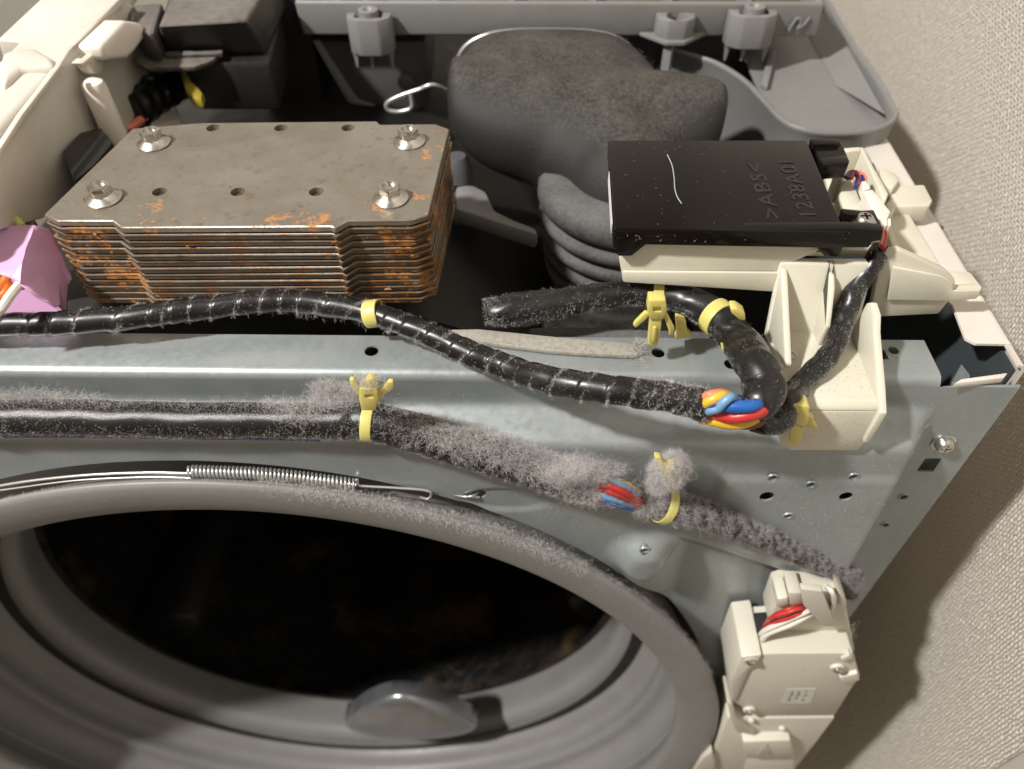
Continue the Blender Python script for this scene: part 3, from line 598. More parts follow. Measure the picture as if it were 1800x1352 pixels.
g = G().prism(Zs([(0, 92), (32, 83), (62, 82), (92, 100), (96, 112), (35, 116), (0, 150)], zr+.002), (0, 0, -.010)); make('corner_pad', g, K['ivory'], lf, bevel=.003, seg=3)
rib = Xs([(120, 88), (128, 82), (216, -8), (224, 2), (214, 10), (200, 22), (186, 30), (176, 44), (160, 56), (140, 74)], XI+.003)
make('ragged_rib', G().prism(rib, (-.0028, 0, 0)), K['ivory'], lf, bevel=.0006)
rib = Xs([(0, 262), (40, 200), (108, 112), (112, 118), (48, 206), (0, 275)], XI+.0028); make('rib', G().prism(rib, (-.0026, 0, 0)), K['ivory'], lf, bevel=.0006)
pb_ = Xp(192, 214, -.1965); pz = Yp(163, 146, pb_[1])[2]
make('peg', G().lathe((pb_[0], pb_[1], pb_[2]-.01), (0, 0, 1), [(.0056, 0), (.0054, pz-pb_[2]+.0085), (.0046, pz-pb_[2]+.0105), (.0028, pz-pb_[2]+.0115), (0, pz-pb_[2]+.0117)], 24), K['white'], lf)
make('block', G().prism(Xs([(178, 80), (222, 36), (250, 40), (262, 60), (238, 92), (226, 104), (190, 106)], -.190), (-.0125, 0, 0)), K['white'], lf, bevel=.0025, seg=3)
make('bracket_plate', G().prism(Xs([(170, 176), (200, 172), (228, 226), (214, 262), (190, 262)], -.1985), (-.003, 0, 0)), K['ivory'], lf, bevel=.001)
make('rib', G().prism(Xs([(144, 112), (160, 98), (178, 84), (186, 112), (178, 134), (166, 128), (158, 116)], -.1960), (-.0065, 0, 0)), K['ivory'], lf, bevel=.002)
o = make('black_connector_block', G().prism(Zs([(108, 266), (140, 232), (178, 224), (198, 250), (165, 290), (130, 318)], .035), (0, 0, -.03)), K['black'], bevel=.001)
tag(o, 'black block in the cutout of the cream frame left of the plates', 'connector block')
o = make('black_block', G().prism(Zs([(-30, 345), (18, 330), (35, 348), (62, 388), (60, 398), (-30, 400)], .024), (0, 0, -.03)), K['blackd'], bevel=.001)
tag(o, 'dusty black block above the pink wrap at the left edge', 'block')
o = make('yellow_green_wire', G(), K['gap']); bpy.data.objects.remove(o)
g = G(); tube(g, Zs([(-20, 362), (5, 368), (28, 385), (40, 400)], .030), .0016, 30, 10); o = make('yellow_green_wire', g, mat('wire_pale_green', (.55, .60, .18), .4)); tag(o, 'pale yellow green wire bending over the black block', 'wire')
# pink wrap with wires
pw = thing('pink_wrap', 'pink vinyl tape wrap folded around wires at the left edge', 'tape wrap')
PV = dict(a=(-30, 395, .030), b=(60, 396, .034), c=(88, 402, .029), d=(106, 442, .024), e=(112, 455, .022), f=(124, 480, .016), g=(126, 492, .0150), h=(121, 500, .0130), i=(117, 553, .005), l=(39, 460, .0355), m=(-30, 487, .030), n=(20, 490, .0320), o=(35, 500, .0310), q=(88, 534, .0225), r=(97, 540, .0195), s=(104, 536, .0185), t=(104, 500, .0180), u=(118, 492, .0152), v=(75, 487, .0255), w=(105, 458, .0230))
V = {k: Zp(*p) for k, p in PV.items()}; ks = list(V)
def sheet_of(name, faces, nz_amp=.0010):
    g = G().add([V[k] for k in ks], [tuple(ks.index(c_) for c_ in f) for f in faces]); o = make(name, g, K['pink'], pw, recalc=True)
    bm = bmesh.new(); bm.from_mesh(o.data); bmesh.ops.delete(bm, geom=[v for v in bm.verts if not v.link_faces], context='VERTS'); bmesh.ops.triangulate(bm, faces=bm.faces); bmesh.ops.subdivide_edges(bm, edges=bm.edges, cuts=5, use_grid_fill=True)
    for v in bm.verts: v.co += Vector((.3, -.6, .7))*(mnoise.noise(v.co*110)*nz_amp*1.6+mnoise.noise(v.co*300)*nz_amp*.6)
    for f in bm.faces: f.smooth = True
    bm.to_mesh(o.data); bm.free(); o.data.set_sharp_from_angle(angle=math.radians(24))
    md = o.modifiers.new('thick', 'SOLIDIFY'); md.thickness = .0004; return o
from mathutils import noise as mnoise
sheet_of('sheet', ['abnm', 'bln', 'bcdw', 'bwl', 'dew', 'lwv', 'lvo', 'nlo', 'ovq', 'qvts', 'qsr', 'wefu', 'wutv', 'ufgh', 'tuhi', 'tis'])
V['m2'] = Zp(-30, 480, .022); V['o2'] = Zp(50, 492, .021); V['i2'] = Zp(118, 553, .0045); V['k2'] = Zp(-30, 556, .0065)
g = G().add([V[k] for k in ('m2', 'o2', 'i2', 'k2')], [(0, 1, 2, 3)]); make('back_sheet', g, K['pink'], pw)
for i, (cn, pts) in enumerate((('orange', [(-15, 520, .030), (4, 500, .031), (12, 488, .032)]), ('brown', [(-15, 512, .030), (-4, 498, .031), (2, 486, .032)]), ('wwire', [(-20, 560, .024), (0, 545, .027), (18, 520, .029), (34, 500, .030)]), ('salmon', [(-20, 540, .022), (4, 530, .024), (24, 508, .0265), (44, 500, .027)]), ('orange', [(-15, 535, .027), (8, 515, .029), (14, 496, .0305)]))):
    g = G(); tube(g, [Zp(*p) for p in pts], .0017, 30, 10); make('wire', g, K['w_'+cn], pw)
# black motor cover at the back left
mc = thing('motor_cover', 'dusty black moulded cover with a flat raised lid at the back left', 'cover')
zc = .055
T = [Zp(277, 46, zc), Zp(432, 37, zc), Zp(468, -20, zc), Zp(310, -20, zc)]
Bt = [Zp(290, 97, zc-.022), Zp(468, 96, zc-.022), Zp(520, -20, zc-.022), Zp(300, -20, zc-.022)]
g = G().add(T+Bt, [(0, 1, 2, 3), (0, 4, 5, 1), (1, 5, 6, 2), (3, 2, 6, 7), (0, 3, 7, 4), (4, 7, 6, 5)]); make('lid', g, K['blackd'], mc, bevel=.0022, seg=3)
make('ledge', G().prism(Zs([(268, 62), (237, 98), (238, 110), (255, 118), (340, 117), (372, 106), (388, 94), (300, 60)], .036), (0, 0, -.003)), K['blackd'], mc, bevel=.001)
make('step', G().prism(Zs([(290, 90), (392, 86), (390, 93), (290, 97)], .038), (0, 0, -.003)), K['blackd'], mc, bevel=.0008)
make('side_box', G().prism(Zs([(222, 8), (285, 4), (270, 58), (258, 60), (240, 52), (226, 32)], .052), (0, 0, -.014)), K['blackd'], mc, bevel=.002)
make('body', G().prism(Zs([(348, 98), (470, 96), (504, -20), (512, 30), (512, 120), (495, 196), (350, 196)], .005), (0, 0, .028)), K['black'], mc, bevel=.003)
make('body_back', G().box((-.165, .262, -.05), (-.125, .42, .045)), K['black'], mc, bevel=.003)
g = G().box((-.21, .19, -.040), (-.065, .30, -.038)); o = make('inner_deck', g, K['olive']); tag(o, 'pale olive inner deck glimpsed between black cover and plate stack', 'deck')
bh = thing('back_harness', 'black sleeved wire bundle below the black cover at the back left', 'wire harness')
g = G(); tube(g, Zs([(225, 200), (262, 172), (300, 148), (345, 120), (370, 100)], .012), .0105, 50, 18, prof=lambda s, a: 1+.05*np.sin(s*700+a*2)); make('sleeve', g, K['tape'], bh, ang=70)
for cn, pts in (('salmon', [(210, 190), (222, 192), (240, 186)]), ('wwire', [(206, 200), (220, 204), (244, 192)]), ('navy', [(208, 216), (225, 214), (250, 202)]), ('salmon', [(206, 222), (228, 224), (254, 206)])):
    g = G(); tube(g, Zs(pts, .010), .0022, 24, 10); make('wire', g, K['w_'+cn], bh)
o = make('cable_tie', G().prism(Zs([(314, 118), (324, 118), (336, 142), (346, 150), (356, 162), (354, 174), (340, 172), (326, 158), (320, 140)], .026), (0, 0, -.006)), K['nylon2'], bevel=.0015); tag(o, 'dull yellow cable tie hanging under the black cover at the back', 'cable tie', 'yellow cable ties')
g = G().prism(Zs([(250, 208), (302, 180), (312, 190), (318, 212), (250, 218)], -.002), (0, 0, -.006)); o = make('cream_ledge', g, K['cream'], bevel=.001); tag(o, 'small cream plastic ledge below the back wire bundle', 'ledge')
# ================================================================== CONTROL BOX AND ITS BRACKET
cb = thing('control_box', 'flat glossy black control box with moulded lettering on the cream bracket', 'control box')
ZB = .050
top = Zs([(1070, 246), (1418, 246), (1486, 408), (1080, 401)], ZB)
lid = make('lid', G().prism(top, (0, 0, -.0075)), K['abs'], cb, bevel=.0007, seg=3)
yb = top[3][1]-.0004
sk = Ys([(1080, 406), (1086, 451), (1110, 451), (1143, 425), (1426, 425), (1450, 452), (1474, 452), (1482, 436), (1528, 436), (1533, 426), (1550, 423), (1553, 405), (1490, 402)], yb)
make('front_skirt', G().prism(sk, (0, .0045, 0)), K['abs'], cb, bevel=.0006)
bx = G().prism([top[0]+np.array([.001, -.001, -.0074]), top[1]+np.array([-.001, -.001, -.0074]), top[2]+np.array([-.001, .004, -.0074]), top[3]+np.array([.001, .004, -.0074])], (0, 0, -.005))
make('body', bx, K['abs'], cb, bevel=.0005)
tabs = [([(1483, 372), (1536, 368), (1553, 402), (1490, 408)], .0462), ([(1428, 248), (1478, 246), (1494, 284), (1442, 290)], .0462)]
for i, (q, z) in enumerate(tabs):
    t = make('tab', G().prism(Zs(q, z), (0, 0, -.004)), K['abs'], cb, bevel=.0005)
    if i: cut(t, G().lathe(Zp(1460, 266, z-.006), (0, 0, 1), [(.0019, 0), (.0019, .01)], 20))
make('tab_rim', G().prism(Zs([(1478, 366), (1534, 372), (1537, 382), (1482, 376)], .0490), (0, 0, -.006)), K['abs'], cb, bevel=.0004)
make('tab_rim', G().prism(Zs([(1440, 278), (1488, 272), (1493, 286), (1446, 290)], .0490), (0, 0, -.007)), K['abs'], cb, bevel=.0004)
make('tab_rim', G().prism(Zs([(1424, 244), (1474, 243), (1478, 252), (1430, 254)], .0480), (0, 0, -.005)), K['abs'], cb, bevel=.0004)
sc_ = make('screw', pan_head(G(), Zp(1518, 391, .0463), (0, 0, 1), .0036, .0030), K['steel'], cb); sc_['label'] = 'zinc screw head with a blue paint mark'
q = Zp(1518, 391, .0463)+np.array([0, 0, .0030])
cut(sc_, G().box(q+np.array([-.002, -.0005, -.0014]), q+np.array([.002, .0005, .001]))); cut(sc_, G().box(q+np.array([-.0005, -.002, -.0014]), q+np.array([.0005, .002, .001])))
g = G()
for a0, a1 in ((3.3, 4.6), (4.9, 6.2)): g.lathe(q+np.array([0, 0, -.00235]), (0, 0, 1), [(.0019, .0023), (.0031, .00125)], 14, a0=a0, a1=a1)
make('paint_mark', g, K['w_blue'], sc_)
xl_ = Xp(1072, 350, top[3][0])[0]
lab = [top[0]+(top[3]-top[0])*t+np.array([-.0004, 0, d]) for t, d in ((.36, -.0012), (.93, -.0012), (.93, -.0056), (.36, -.0056))]
make('edge_label', G().prism(lab, (-.0002, 0, 0)), K['paper'], cb)
rot = Matrix(((0, -1, 0, 0), (1, 0, 0, 0), (0, 0, 1, 0), (0, 0, 0, 1)))
K['abst'] = mat('black_moulded_lettering', (.012, .010, .009), .28, 0, None, (2500, .4, .0003), spec=.6)
for body, p0, p1 in (('>ABS<', (1374, 386), (1344, 288)), ('1238A01', (1437, 385), (1395, 284))):
    a, b = Zp(*p0, ZB), Zp(*p1, ZB)
    t = text3d('lettering', body, K['abst'], cb, .0098, Matrix.Translation(a), .00022)
    wid = max(v.co.x for v in t.data.vertices); k = (b[1]-a[1])/wid
    sh = Matrix(((1, 0, 0, 0), ((b[0]-a[0])/(b[1]-a[1])*0, 1, 0, 0), (0, 0, 1, 0), (0, 0, 0, 1)))
    t.matrix_world = Matrix.Translation(a) @ rot @ Matrix.Diagonal((k, .92, 1, 1))
# specks of dust and one stray fibre on the lid
n = 90; uv = rng.uniform(.02, .98, (n, 2)); tb4 = np.array(top)
base = (tb4[0]*(1-uv[:, :1])+tb4[1]*uv[:, :1])*(1-uv[:, 1:])+(tb4[3]*(1-uv[:, :1])+tb4[2]*uv[:, :1])*uv[:, 1:]
strands('dust_specks', base+np.array([0, 0, .00005]), np.tile([0, 0, .35], (n, 1)), .0008, K['lint'], cb, width=.00007, curl=.8)
fq = [p+np.array([0, -.0002, 0]) for p in Ys([(rng.uniform(1082, 1500), rng.uniform(408, 424)) for _ in range(50)], yb)]
strands('dust_specks', np.array(fq), np.tile([0, -.35, 0], (50, 1)), .0008, K['lint'], cb, width=.0001, curl=.8)
g = G(); tube(g, Zs([(1173, 272), (1181, 290), (1185, 312), (1186, 330), (1190, 345), (1198, 358)], ZB+.0004), .00022, 40, 6); o = make('stray_fibre', g, mat('pale_blue_fibre', (.33, .38, .42), .5)); tag(o, 'pale blue fibre lying across the black control box', 'fibre')
# ---- bracket
bk = thing('mounting_bracket', 'cream plastic bracket carrying the black control box over the front flange', 'bracket')
def cpiece(name, g, b=.0008, **k): return make(name, g, K['cream'], bk, bevel=b, seg=2, **k)
yf = yb+.0030
cpiece('shelf_front', G().prism(Ys([(1087, 447), (1095, 497), (1360, 514), (1372, 500), (1372, 470), (1470, 430), (1470, 422), (1130, 422)], yf), (0, .0030, 0)))
cpiece('shelf', G().box(np.array([Yp(1092, 470, yf)[0], yf+.0032, .0330]), np.array([Yp(1480, 440, yf)[0], yf+.055, .0355])))
cpiece('shelf_front_lip', G().prism(Ys([(1094, 478), (1370, 480), (1366, 514), (1097, 497)], yf-.0015), (0, .0013, 0)), .0006)
YF = -.0178
foot = [Yp(a, b, YF) for a, b in ((1366, 700), (1366, 762), (1374, 784), (1390, 793), (1509, 793), (1524, 775), (1524, 700))]
xA, xB = foot[1][0], foot[5][0]; zf = .0012
for p in (foot[0], foot[6]): p[2] = zf
foot[0][0] = xA; foot[6][0] = xB
cpiece('foot', G().prism(foot, (0, .0030, 0)), .0010)
cpiece('riser', G().prism([(xA, YF, zf+.0002), (xA, YF+.0010, .0030), (xA, YF+.0030, .0045), (xA, .0200, .0045), (xA, yf-.001, .0330), (xA, yf+.0028, .0330), (xA, .0232, .0014), (xA, YF+.0028, .0014), (xA, YF+.0028, zf+.0002)], (xB-xA, 0, 0)))
def gusset(x, pxs, extra, t=.0024):
    pl = [Xp(a, b, x) for a, b in pxs]; cpiece('gusset', G().prism([(x, p[1], p[2]) for p in pl]+[(x, y, z_) for y, z_ in extra], (t, 0, 0)), .0006)
gusset(xA+.0004, [(1374, 486), (1381, 640), (1378, 648)], [(.0210, .0040), (yf, .0320)])
gusset(Zp(1436, 606, .0045)[0], [(1437, 606), (1452, 575), (1460, 507), (1459, 484), (1447, 462)], [(yf, .0330), (.0210, .0040)], .0018)
zb_ = foot[5][2]
cpiece('side_rim', G().prism([(xB-.0024, y, z_) for y, z_ in ((YF-.0020, zb_+.0012), (YF-.0022, .0030), (-.0120, .0085), (.0060, .0190), (.0105, .0235), (.0165, .0245), (.0190, .0220), (.0205, .0042), (YF+.0040, .0040), (YF+.0010, .0020), (YF+.0010, zb_+.0012))], (.0026, 0, 0)), .0005)
cpiece('dowel_hole', G().lathe(Zp(1390, 624, .0046), (0, 0, 1), [(.0024, 0), (.0022, .0004), (.0016, .0004), (.0015, -.0004)], 20), 0)
# right part: channel, pockets and the big front flange
cpiece('front_flange', G().prism(Ys([(1540, 498), (1552, 447), (1582, 441), (1660, 476), (1680, 494), (1680, 510), (1728, 508), (1718, 527), (1668, 531), (1650, 553), (1528, 559)], .0315), (0, .0040, 0)), .001)
cpiece('flange_step', G().prism(Ys([(1560, 528), (1570, 470), (1655, 486), (1676, 498), (1676, 512), (1724, 511), (1716, 526), (1668, 530)], .0300), (0, .0014, 0)), .0005)
cpiece('pocket', G().prism(Zs([(1655, 474), (1706, 478), (1728, 506), (1716, 512), (1682, 510), (1672, 494)], .0085), (0, 0, -.0060)), .0006)
pk = cpiece('pocket', G().prism(Zs([(1570, 318), (1622, 318), (1640, 352), (1634, 362), (1562, 364)], .0165), (0, 0, -.0090)), .0010)
cut(pk, G().prism(Zs([(1580, 326), (1609, 327), (1618, 346), (1578, 348)], .0100), (0, 0, .02)))
cpiece('floor', G().prism(Zs([(1530, 300), (1582, 310), (1596, 372), (1660, 478), (1560, 470)], .0120), (0, 0, -.0030)), .0006)
cpiece('channel_wall', G().prism(Zs([(1512, 258), (1517, 258), (1562, 340), (1558, 352), (1552, 350)], .0330), (0, 0, -.026)), .0008)
cpiece('channel_back', G().prism(Zs([(1480, 260), (1512, 257), (1515, 263), (1484, 268)], .0330), (0, 0, -.026)), .0008)
cpiece('channel_floor', G().prism(Zs([(1440, 262), (1520, 260), (1580, 440), (1480, 440)], .0160), (0, 0, -.003)), .0005)
cpiece('wedge', G().prism(Zs([(1474, 350), (1482, 315), (1496, 314), (1506, 334), (1520, 368), (1478, 366)], .0335), (0, 0, -.015)), .001)
cpiece('wedge', G().prism(Zs([(1546, 292), (1576, 304), (1580, 318), (1570, 332), (1548, 322)], .0200), (0, 0, -.012)), .001)
cpiece('hook', G().prism(Zs([(1558, 356), (1566, 348), (1576, 352), (1575, 364), (1562, 378)], .0240), (0, 0, -.008)), .0012)
cpiece('side_wall', G().prism(Zs([(1552, 380), (1560, 378), (1582, 438), (1572, 446)], .0260), (0, 0, -.018)), .0008)
cpiece('post', G().lathe(Zp(1474, 312, .0330), (0, 0, 1), [(.0024, -.012), (.0022, .002), (.0012, .0038), (0, .004)], 18))
# dust speckle on the cream floor
nf = 260; base = np.array([[rng.uniform(xA+.003, xB-.003), rng.uniform(-.014, .018), .00465] for _ in range(nf)]); strands('dust_specks', base, np.tile([0, 0, .4], (nf, 1)), .0009, mat('dark_dust', (.12, .10, .08), .9), bk, width=.0001)
nf = 130; base = np.array([[rng.uniform(xA+.006, xB-.004), YF-.0001, rng.uniform(foot[2][2], zf)] for _ in range(nf)]); strands('dust_specks', base, np.tile([0, -.4, 0], (nf, 1)), .0009, bpy.data.materials['dark_dust'], bk, width=.0001)
# ---- white plug with coloured wires on the bracket
wp = thing('wire_plug', 'white plug with thin coloured wires in the channel beside the control box', 'connector')
make('housing', G().prism(Zs([(1518, 336), (1534, 332), (1550, 352), (1566, 372), (1556, 394), (1540, 396), (1534, 372)], .0400), (0, 0, -.010)), K['white'], wp, bevel=.0006)
make('latch', G().prism(Zs([(1514, 318), (1524, 318), (1531, 331), (1520, 333)], .0400), (0, 0, -.005)), K['white'], wp, bevel=.0005)
g = G()
for k in range(4):
    x = 1540+k*7; make('contact', G().prism(Zs([(x, 384), (x+5, 383), (x+6, 396), (x+1, 397)], .0405), (0, 0, -.004)), K['white'], wp, bevel=.0003)
for cn, pts in (('brown', [(1486, 312), (1496, 302), (1506, 306), (1512, 320)]), ('purple', [(1490, 314), (1500, 304), (1508, 312), (1512, 322)]), ('red', [(1496, 314), (1503, 302), (1510, 310), (1508, 326)]), ('navy', [(1504, 330), (1508, 316), (1514, 310), (1520, 320)]), ('salmon', [(1510, 312), (1515, 306), (1520, 312), (1521, 322)]), ('salmon', [(1546, 396), (1550, 402), (1552, 416), (1548, 432)]), ('red', [(1552, 396), (1556, 408), (1555, 424), (1552, 436)])):
    g = G(); tube(g, Zs(pts, .0375), .00085, 24, 8); make('wire', g, K['w_'+cn], wp)
# ================================================================== LATCH MODULE (lower right)
lm = thing('door_latch', 'cream white door latch module with red and white wires at the lower right corner', 'door latch')
YL = -.045
def lp(name, pts, y, d, parent=lm, b=.0012, m='latch', seg=2): return make(name, G().prism(Ys(pts, y), (0, d, 0)), K[m], parent, bevel=b, seg=seg)
lb = lp('body', [(1311, 1153), (1358, 1150), (1500, 1149), (1512, 1189), (1468, 1258), (1328, 1258), (1286, 1234)], YL, .026)
lp('side_plate', [(1303, 1156), (1340, 1152), (1330, 1172), (1318, 1178), (1292, 1236), (1284, 1230), (1283, 1200)], YL-.0014, .030)
lp('upper_housing', [(1366, 1058), (1405, 1046), (1476, 1046), (1488, 1066), (1503, 1146), (1358, 1148), (1352, 1094)], YL+.0120, .016)
lp('step', [(1366, 1054), (1386, 1051), (1388, 1066), (1366, 1070)], YL+.0105, .012); lp('step', [(1386, 1043), (1410, 1043), (1412, 1064), (1388, 1066)], YL+.0105, .012)
lp('clip', [(1408, 1036), (1446, 1040), (1469, 1101), (1449, 1103), (1412, 1064)], YL+.0060, .0035, b=.0006)
lp('end_wall', [(1474, 1042), (1486, 1050), (1490, 1066), (1480, 1070), (1474, 1060)], YL+.0095, .012)
lp('well_shade', [(1331, 1110), (1356, 1108), (1358, 1144), (1333, 1146)], YL+.0105, .010, b=.0004, m='gap')  # solid near-black block, the shade of the recess put into its colour
lp('lower_body', [(1330, 1264), (1468, 1262), (1440, 1300), (1380, 1375), (1240, 1375), (1254, 1325), (1279, 1262)], YL-.0005, .026)
lp('lug', [(1278, 1236), (1288, 1238), (1294, 1262), (1328, 1286), (1326, 1294), (1294, 1288), (1284, 1264)], YL-.0030, .016)
kn = lp('knob', [(1306, 1305), (1390, 1302), (1397, 1334), (1311, 1334)], YL-.0060, .020); lp('knob_base', [(1315, 1330), (1396, 1330), (1396, 1380), (1296, 1380)], YL-.0010, .014)
lp('arrow_mark', [(1348, 1306), (1358, 1326), (1330, 1328)], YL-.0064, .0006, kn, .0002)
lp('corner_cap', [(1234, 1334), (1252, 1322), (1258, 1345), (1252, 1380), (1200, 1380)], YL-.0035, .02)
lp('catch', [(1478, 1160), (1494, 1152), (1500, 1158), (1486, 1166)], YL-.0016, .004, b=.0006); lp('catch', [(1476, 1192), (1508, 1184), (1512, 1196), (1494, 1206), (1478, 1200)], YL-.0022, .006, b=.0008)
for px, py in ((1320, 1164), (1473, 1178), (1318, 1252)):
    p = Yp(px, py, YL-.0020); o = make('screw', pan_head(G(), p, (0, -1, 0), .0021, .0016), K['steel'], lb)
    cut(o, G().box(p+np.array([-.0012, -.0030, -.0003]), p+np.array([.0012, -.0008, .0003])))
    make('screw_boss', G().lathe(p+np.array([0, .0003, 0]), (0, 1, 0), [(.0036, 0), (.0036, .004)], 24), K['latch'], lb, bevel=.0004)
for px, py in ((1374, 1278), (1346, 1298), (1320, 1264)): make('stud', G().lathe(Yp(px, py, YL-.0004), (0, -1, 0), [(.0022, 0), (.0018, .0018), (.001, .0024), (0, .0025)], 16), K['latch'], lm)
q = [Yp(a, b, YL-.0001) for a, b in ((1382, 1211), (1435, 1210), (1424, 1236), (1370, 1236))]
lb_ = make('label', G().prism(q, (0, -.00015, 0)), mat('pale_label', (.66, .64, .58), .5), lb)
g = G()
for i, u in enumerate((.22, .45, .70)):
    for k in range(6):
        if (i, k) in ((2, 1), (2, 4), (1, 5)): continue
        a = q[0]+(q[1]-q[0])*u+(q[3]-q[0])*(.14+.12*k); d = (q[1]-q[0])*(.055+.03*((k*7+i*3) % 3)); e_ = (q[3]-q[0])*.09
        g.prism([p+np.array([0, -.00018, 0]) for p in (a, a+d, a+d+e_, a+e_)], (0, -.00004, 0))
make('label_print', g, mat('label_ink', (.22, .21, .20), .6), lb_, kind='stuff')
def wires(parent, specs, k=1.):
    for cn, r, pts in specs:
        r = r*k
        g = G(); tube(g, pts, r, 40, 10, ref=(0, -1, 0)); make('wire', g, K['w_'+cn] if 'w_'+cn in K else K[cn], parent, ang=70)
yw = YL+.0085
wires(lm, [('red', .0011, [Yp(a, b, y) for a, b, y in ((1344, 1100, yw+.004), (1356, 1086, yw), (1380, 1078, yw-.001), (1405, 1070, yw), (1422, 1066, yw+.004))]),
           ('red', .0011, [Yp(a, b, y) for a, b, y in ((1342, 1104, yw+.004), (1360, 1094, yw), (1385, 1086, yw-.001), (1408, 1076, yw), (1425, 1070, yw+.004))]),
           ('red', .0011, [Yp(a, b, y) for a, b, y in ((1350, 1090, yw+.004), (1368, 1078, yw+.001), (1390, 1070, yw), (1415, 1064, yw+.004))]),
           ('wwire', .0014, [Yp(a, b, y) for a, b, y in ((1338, 1146, yw+.002), (1338, 1130, yw-.001), (1350, 1114, yw-.002), (1390, 1098, yw-.002), (1420, 1082, yw), (1434, 1076, yw+.003))]),
           ('wwire', .0014, [Yp(a, b, y) for a, b, y in ((1334, 1120, yw+.003), (1346, 1108, yw-.001), (1385, 1090, yw-.001), (1416, 1076, yw), (1430, 1070, yw+.003))]),
           ('wwire', .0012, [Yp(a, b, y) for a, b, y in ((1452, 1030, yw+.004), (1462, 1040, yw), (1466, 1056, yw), (1462, 1072, yw+.004))])])
n = 260; base = np.array([Yp(rng.normal(1398, 14), rng.normal(1130, 9), YL+.0118) for _ in range(n)]); strands('dirt_fluff', base, np.tile([0, -1, .3], (n, 1)), .0018, K['lint'], lm, width=.00010)
n = 200; base = np.array([Yp(rng.normal(1495, 6), rng.uniform(1090, 1160), YL+.0115) for _ in range(n)]); strands('dirt_fluff', base, np.tile([0, -1, .3], (n, 1)), .0016, K['fluff'], lm, width=.00009)
# ================================================================== HARNESSES
def saw(x): return x-np.floor(x)
HP = dict(group=None)
# upper harness in spiral wound glossy tape
uh = thing('taped_harness', 'glossy black spiral taped wire harness sagging across the front flange', 'wire harness')
UP = [Zp(-60, 572, .0115), Zp(0, 571, .0118), Zp(100, 569, .0120), Zp(200, 561, .0125), Zp(300, 549, .0130), Zp(400, 537, .0135), Zp(480, 530, .0140), Zp(560, 534, .0140), Zp(655, 551, .0138), Zp(740, 583, .0130), Zp(820, 618, .0120), Zp(890, 645, .0115), Yp(960, 666, -.0170), Yp(1030, 679, -.0240), Yp(1100, 688, -.0280), Yp(1170, 698, -.0295), Yp(1240, 714, -.0300)]
ur = [.0049, .0049, .0050, .0050, .0050, .0048, .0050, .0050, .0048, .0049, .0050, .0050, .0052, .0053, .0054, .0054, .0058]
def turns(s, a): return s/.0098+.35*np.sin(s*61)+.22*np.sin(s*143+1)+a/(2*math.pi)
def tape_prof(step, wob, seed):
    a1, a2, k = vnoise(seed)
    def f(s, a):
        q = saw(turns(s, a)); r = 1-step*sstep(q, .0, .93)+step*sstep(q, .93, 1.)
        for i in range(6): r = r+wob*k[i]*np.sin(s*(70+55*i)+a1[i]+a*((i % 2)+1))/(1+i*.5)
        return r
    return f
g = G(); UX, UD, US, UA, ufr = tube(g, UP, ur, 620, 36, ref=(0, -.5, 1), prof=tape_prof(.085, .036, 3)); make('tape', g, K['tape'], uh, ang=80)
smax = US[-1]
def at_seam(i, a):     # close to a winding edge
    d = saw(turns(i*smax, a)); return np.where((d < .03) | (d > .95), 1., 0.)
g = G(); tube(g, [UP[0]+np.array([.006, 0, 0]), UP[0]+np.array([-.03, -.001, 0]), UP[0]+np.array([-.10, -.004, .001])], .0048, 60, 24, ref=(0, -.5, 1)); make('tape_run', g, K['tape'], uh)
b, n = pick(UX, UD, 36000, lambda i, a: at_seam(i, a)*(.25+.75*np.sin(i*30+a)**2)); strands('seam_lint', b, n, .0013, K['lint'], uh, width=.00006, curl=1.1)
b, n = pick(UX, UD, 5200, lambda i, a: (.10+.5*np.clip(np.sin(a+1.4), 0, 1)*(.4+.6*np.sin(i*21+1)**2))*(.6+.4*np.sin(i*57+a*2))); strands('lint', b, n, .0008, K['lint'], uh, width=.00008, curl=.9, spread=1.2)
b, n = pick(UX, UD, 1500, lambda i, a: np.exp(-((a-1.9)/.35)**2)*sstep(i, .33, .42)*(1-sstep(i, .60, .7))+np.exp(-((a-4.4)/.3)**2)*sstep(i, .2, .3)*(1-sstep(i, .6, .7))*.4); strands('lint', b, n, .0024, K['lint'], uh, width=.00007, curl=1.1)
b, n = pick(UX, UD, 2400, lambda i, a: sstep(i, .895, .91)*(np.cos(a+.4) > -.25)*.8); strands('lint', b, n, .0022, K['lint'], uh, width=.0001, curl=.8)
# second sleeve: from the cut end on the left, under the shelf, down to the coloured wires
bh2 = thing('sleeved_harness', 'wrinkled black vinyl sleeve curving from behind the bracket shelf to the coloured wires', 'wire harness')
BP = [Zp(850, 549, .0100), Zp(900, 545, .0105), Zp(960, 536, .0115), Zp(1030, 524, .0125), Zp(1100, 516, .0130), Zp(1160, 516, .0130), Zp(1215, 530, .0130), Zp(1265, 562, .0140), Zp(1300, 600, .0140), Yp(1325, 640, -.0140), Yp(1342, 680, -.0240), Yp(1338, 705, -.0300), Yp(1330, 722, -.0310)]
br = [.0048, .0068, .0062, .0054, .0054, .0054, .0060, .0066, .0070, .0072, .0074, .0066, .0050]
a1, a2, kk = vnoise(11)
def wr(s, a):
    r = 1+.0*s*a
    for i in range(7): r = r+.040*kk[i]*np.sin(s*(150+90*i)+a1[i]+a*(1+i % 3)+1.2*np.sin(a*2+s*120+a2[i]))/(1+.3*i)
    return r-.10*np.exp(-((s-.118)/.004)**2)*np.cos(a*2)-.12*np.exp(-((s-.137+.004*np.cos(a))/.0022)**2)
g = G(); BX, BD, BS, BA, bfr = tube(g, BP, br, 420, 44, ref=(0, -.6, 1), prof=wr); make('sleeve', g, K['tape'], bh2, ang=80)
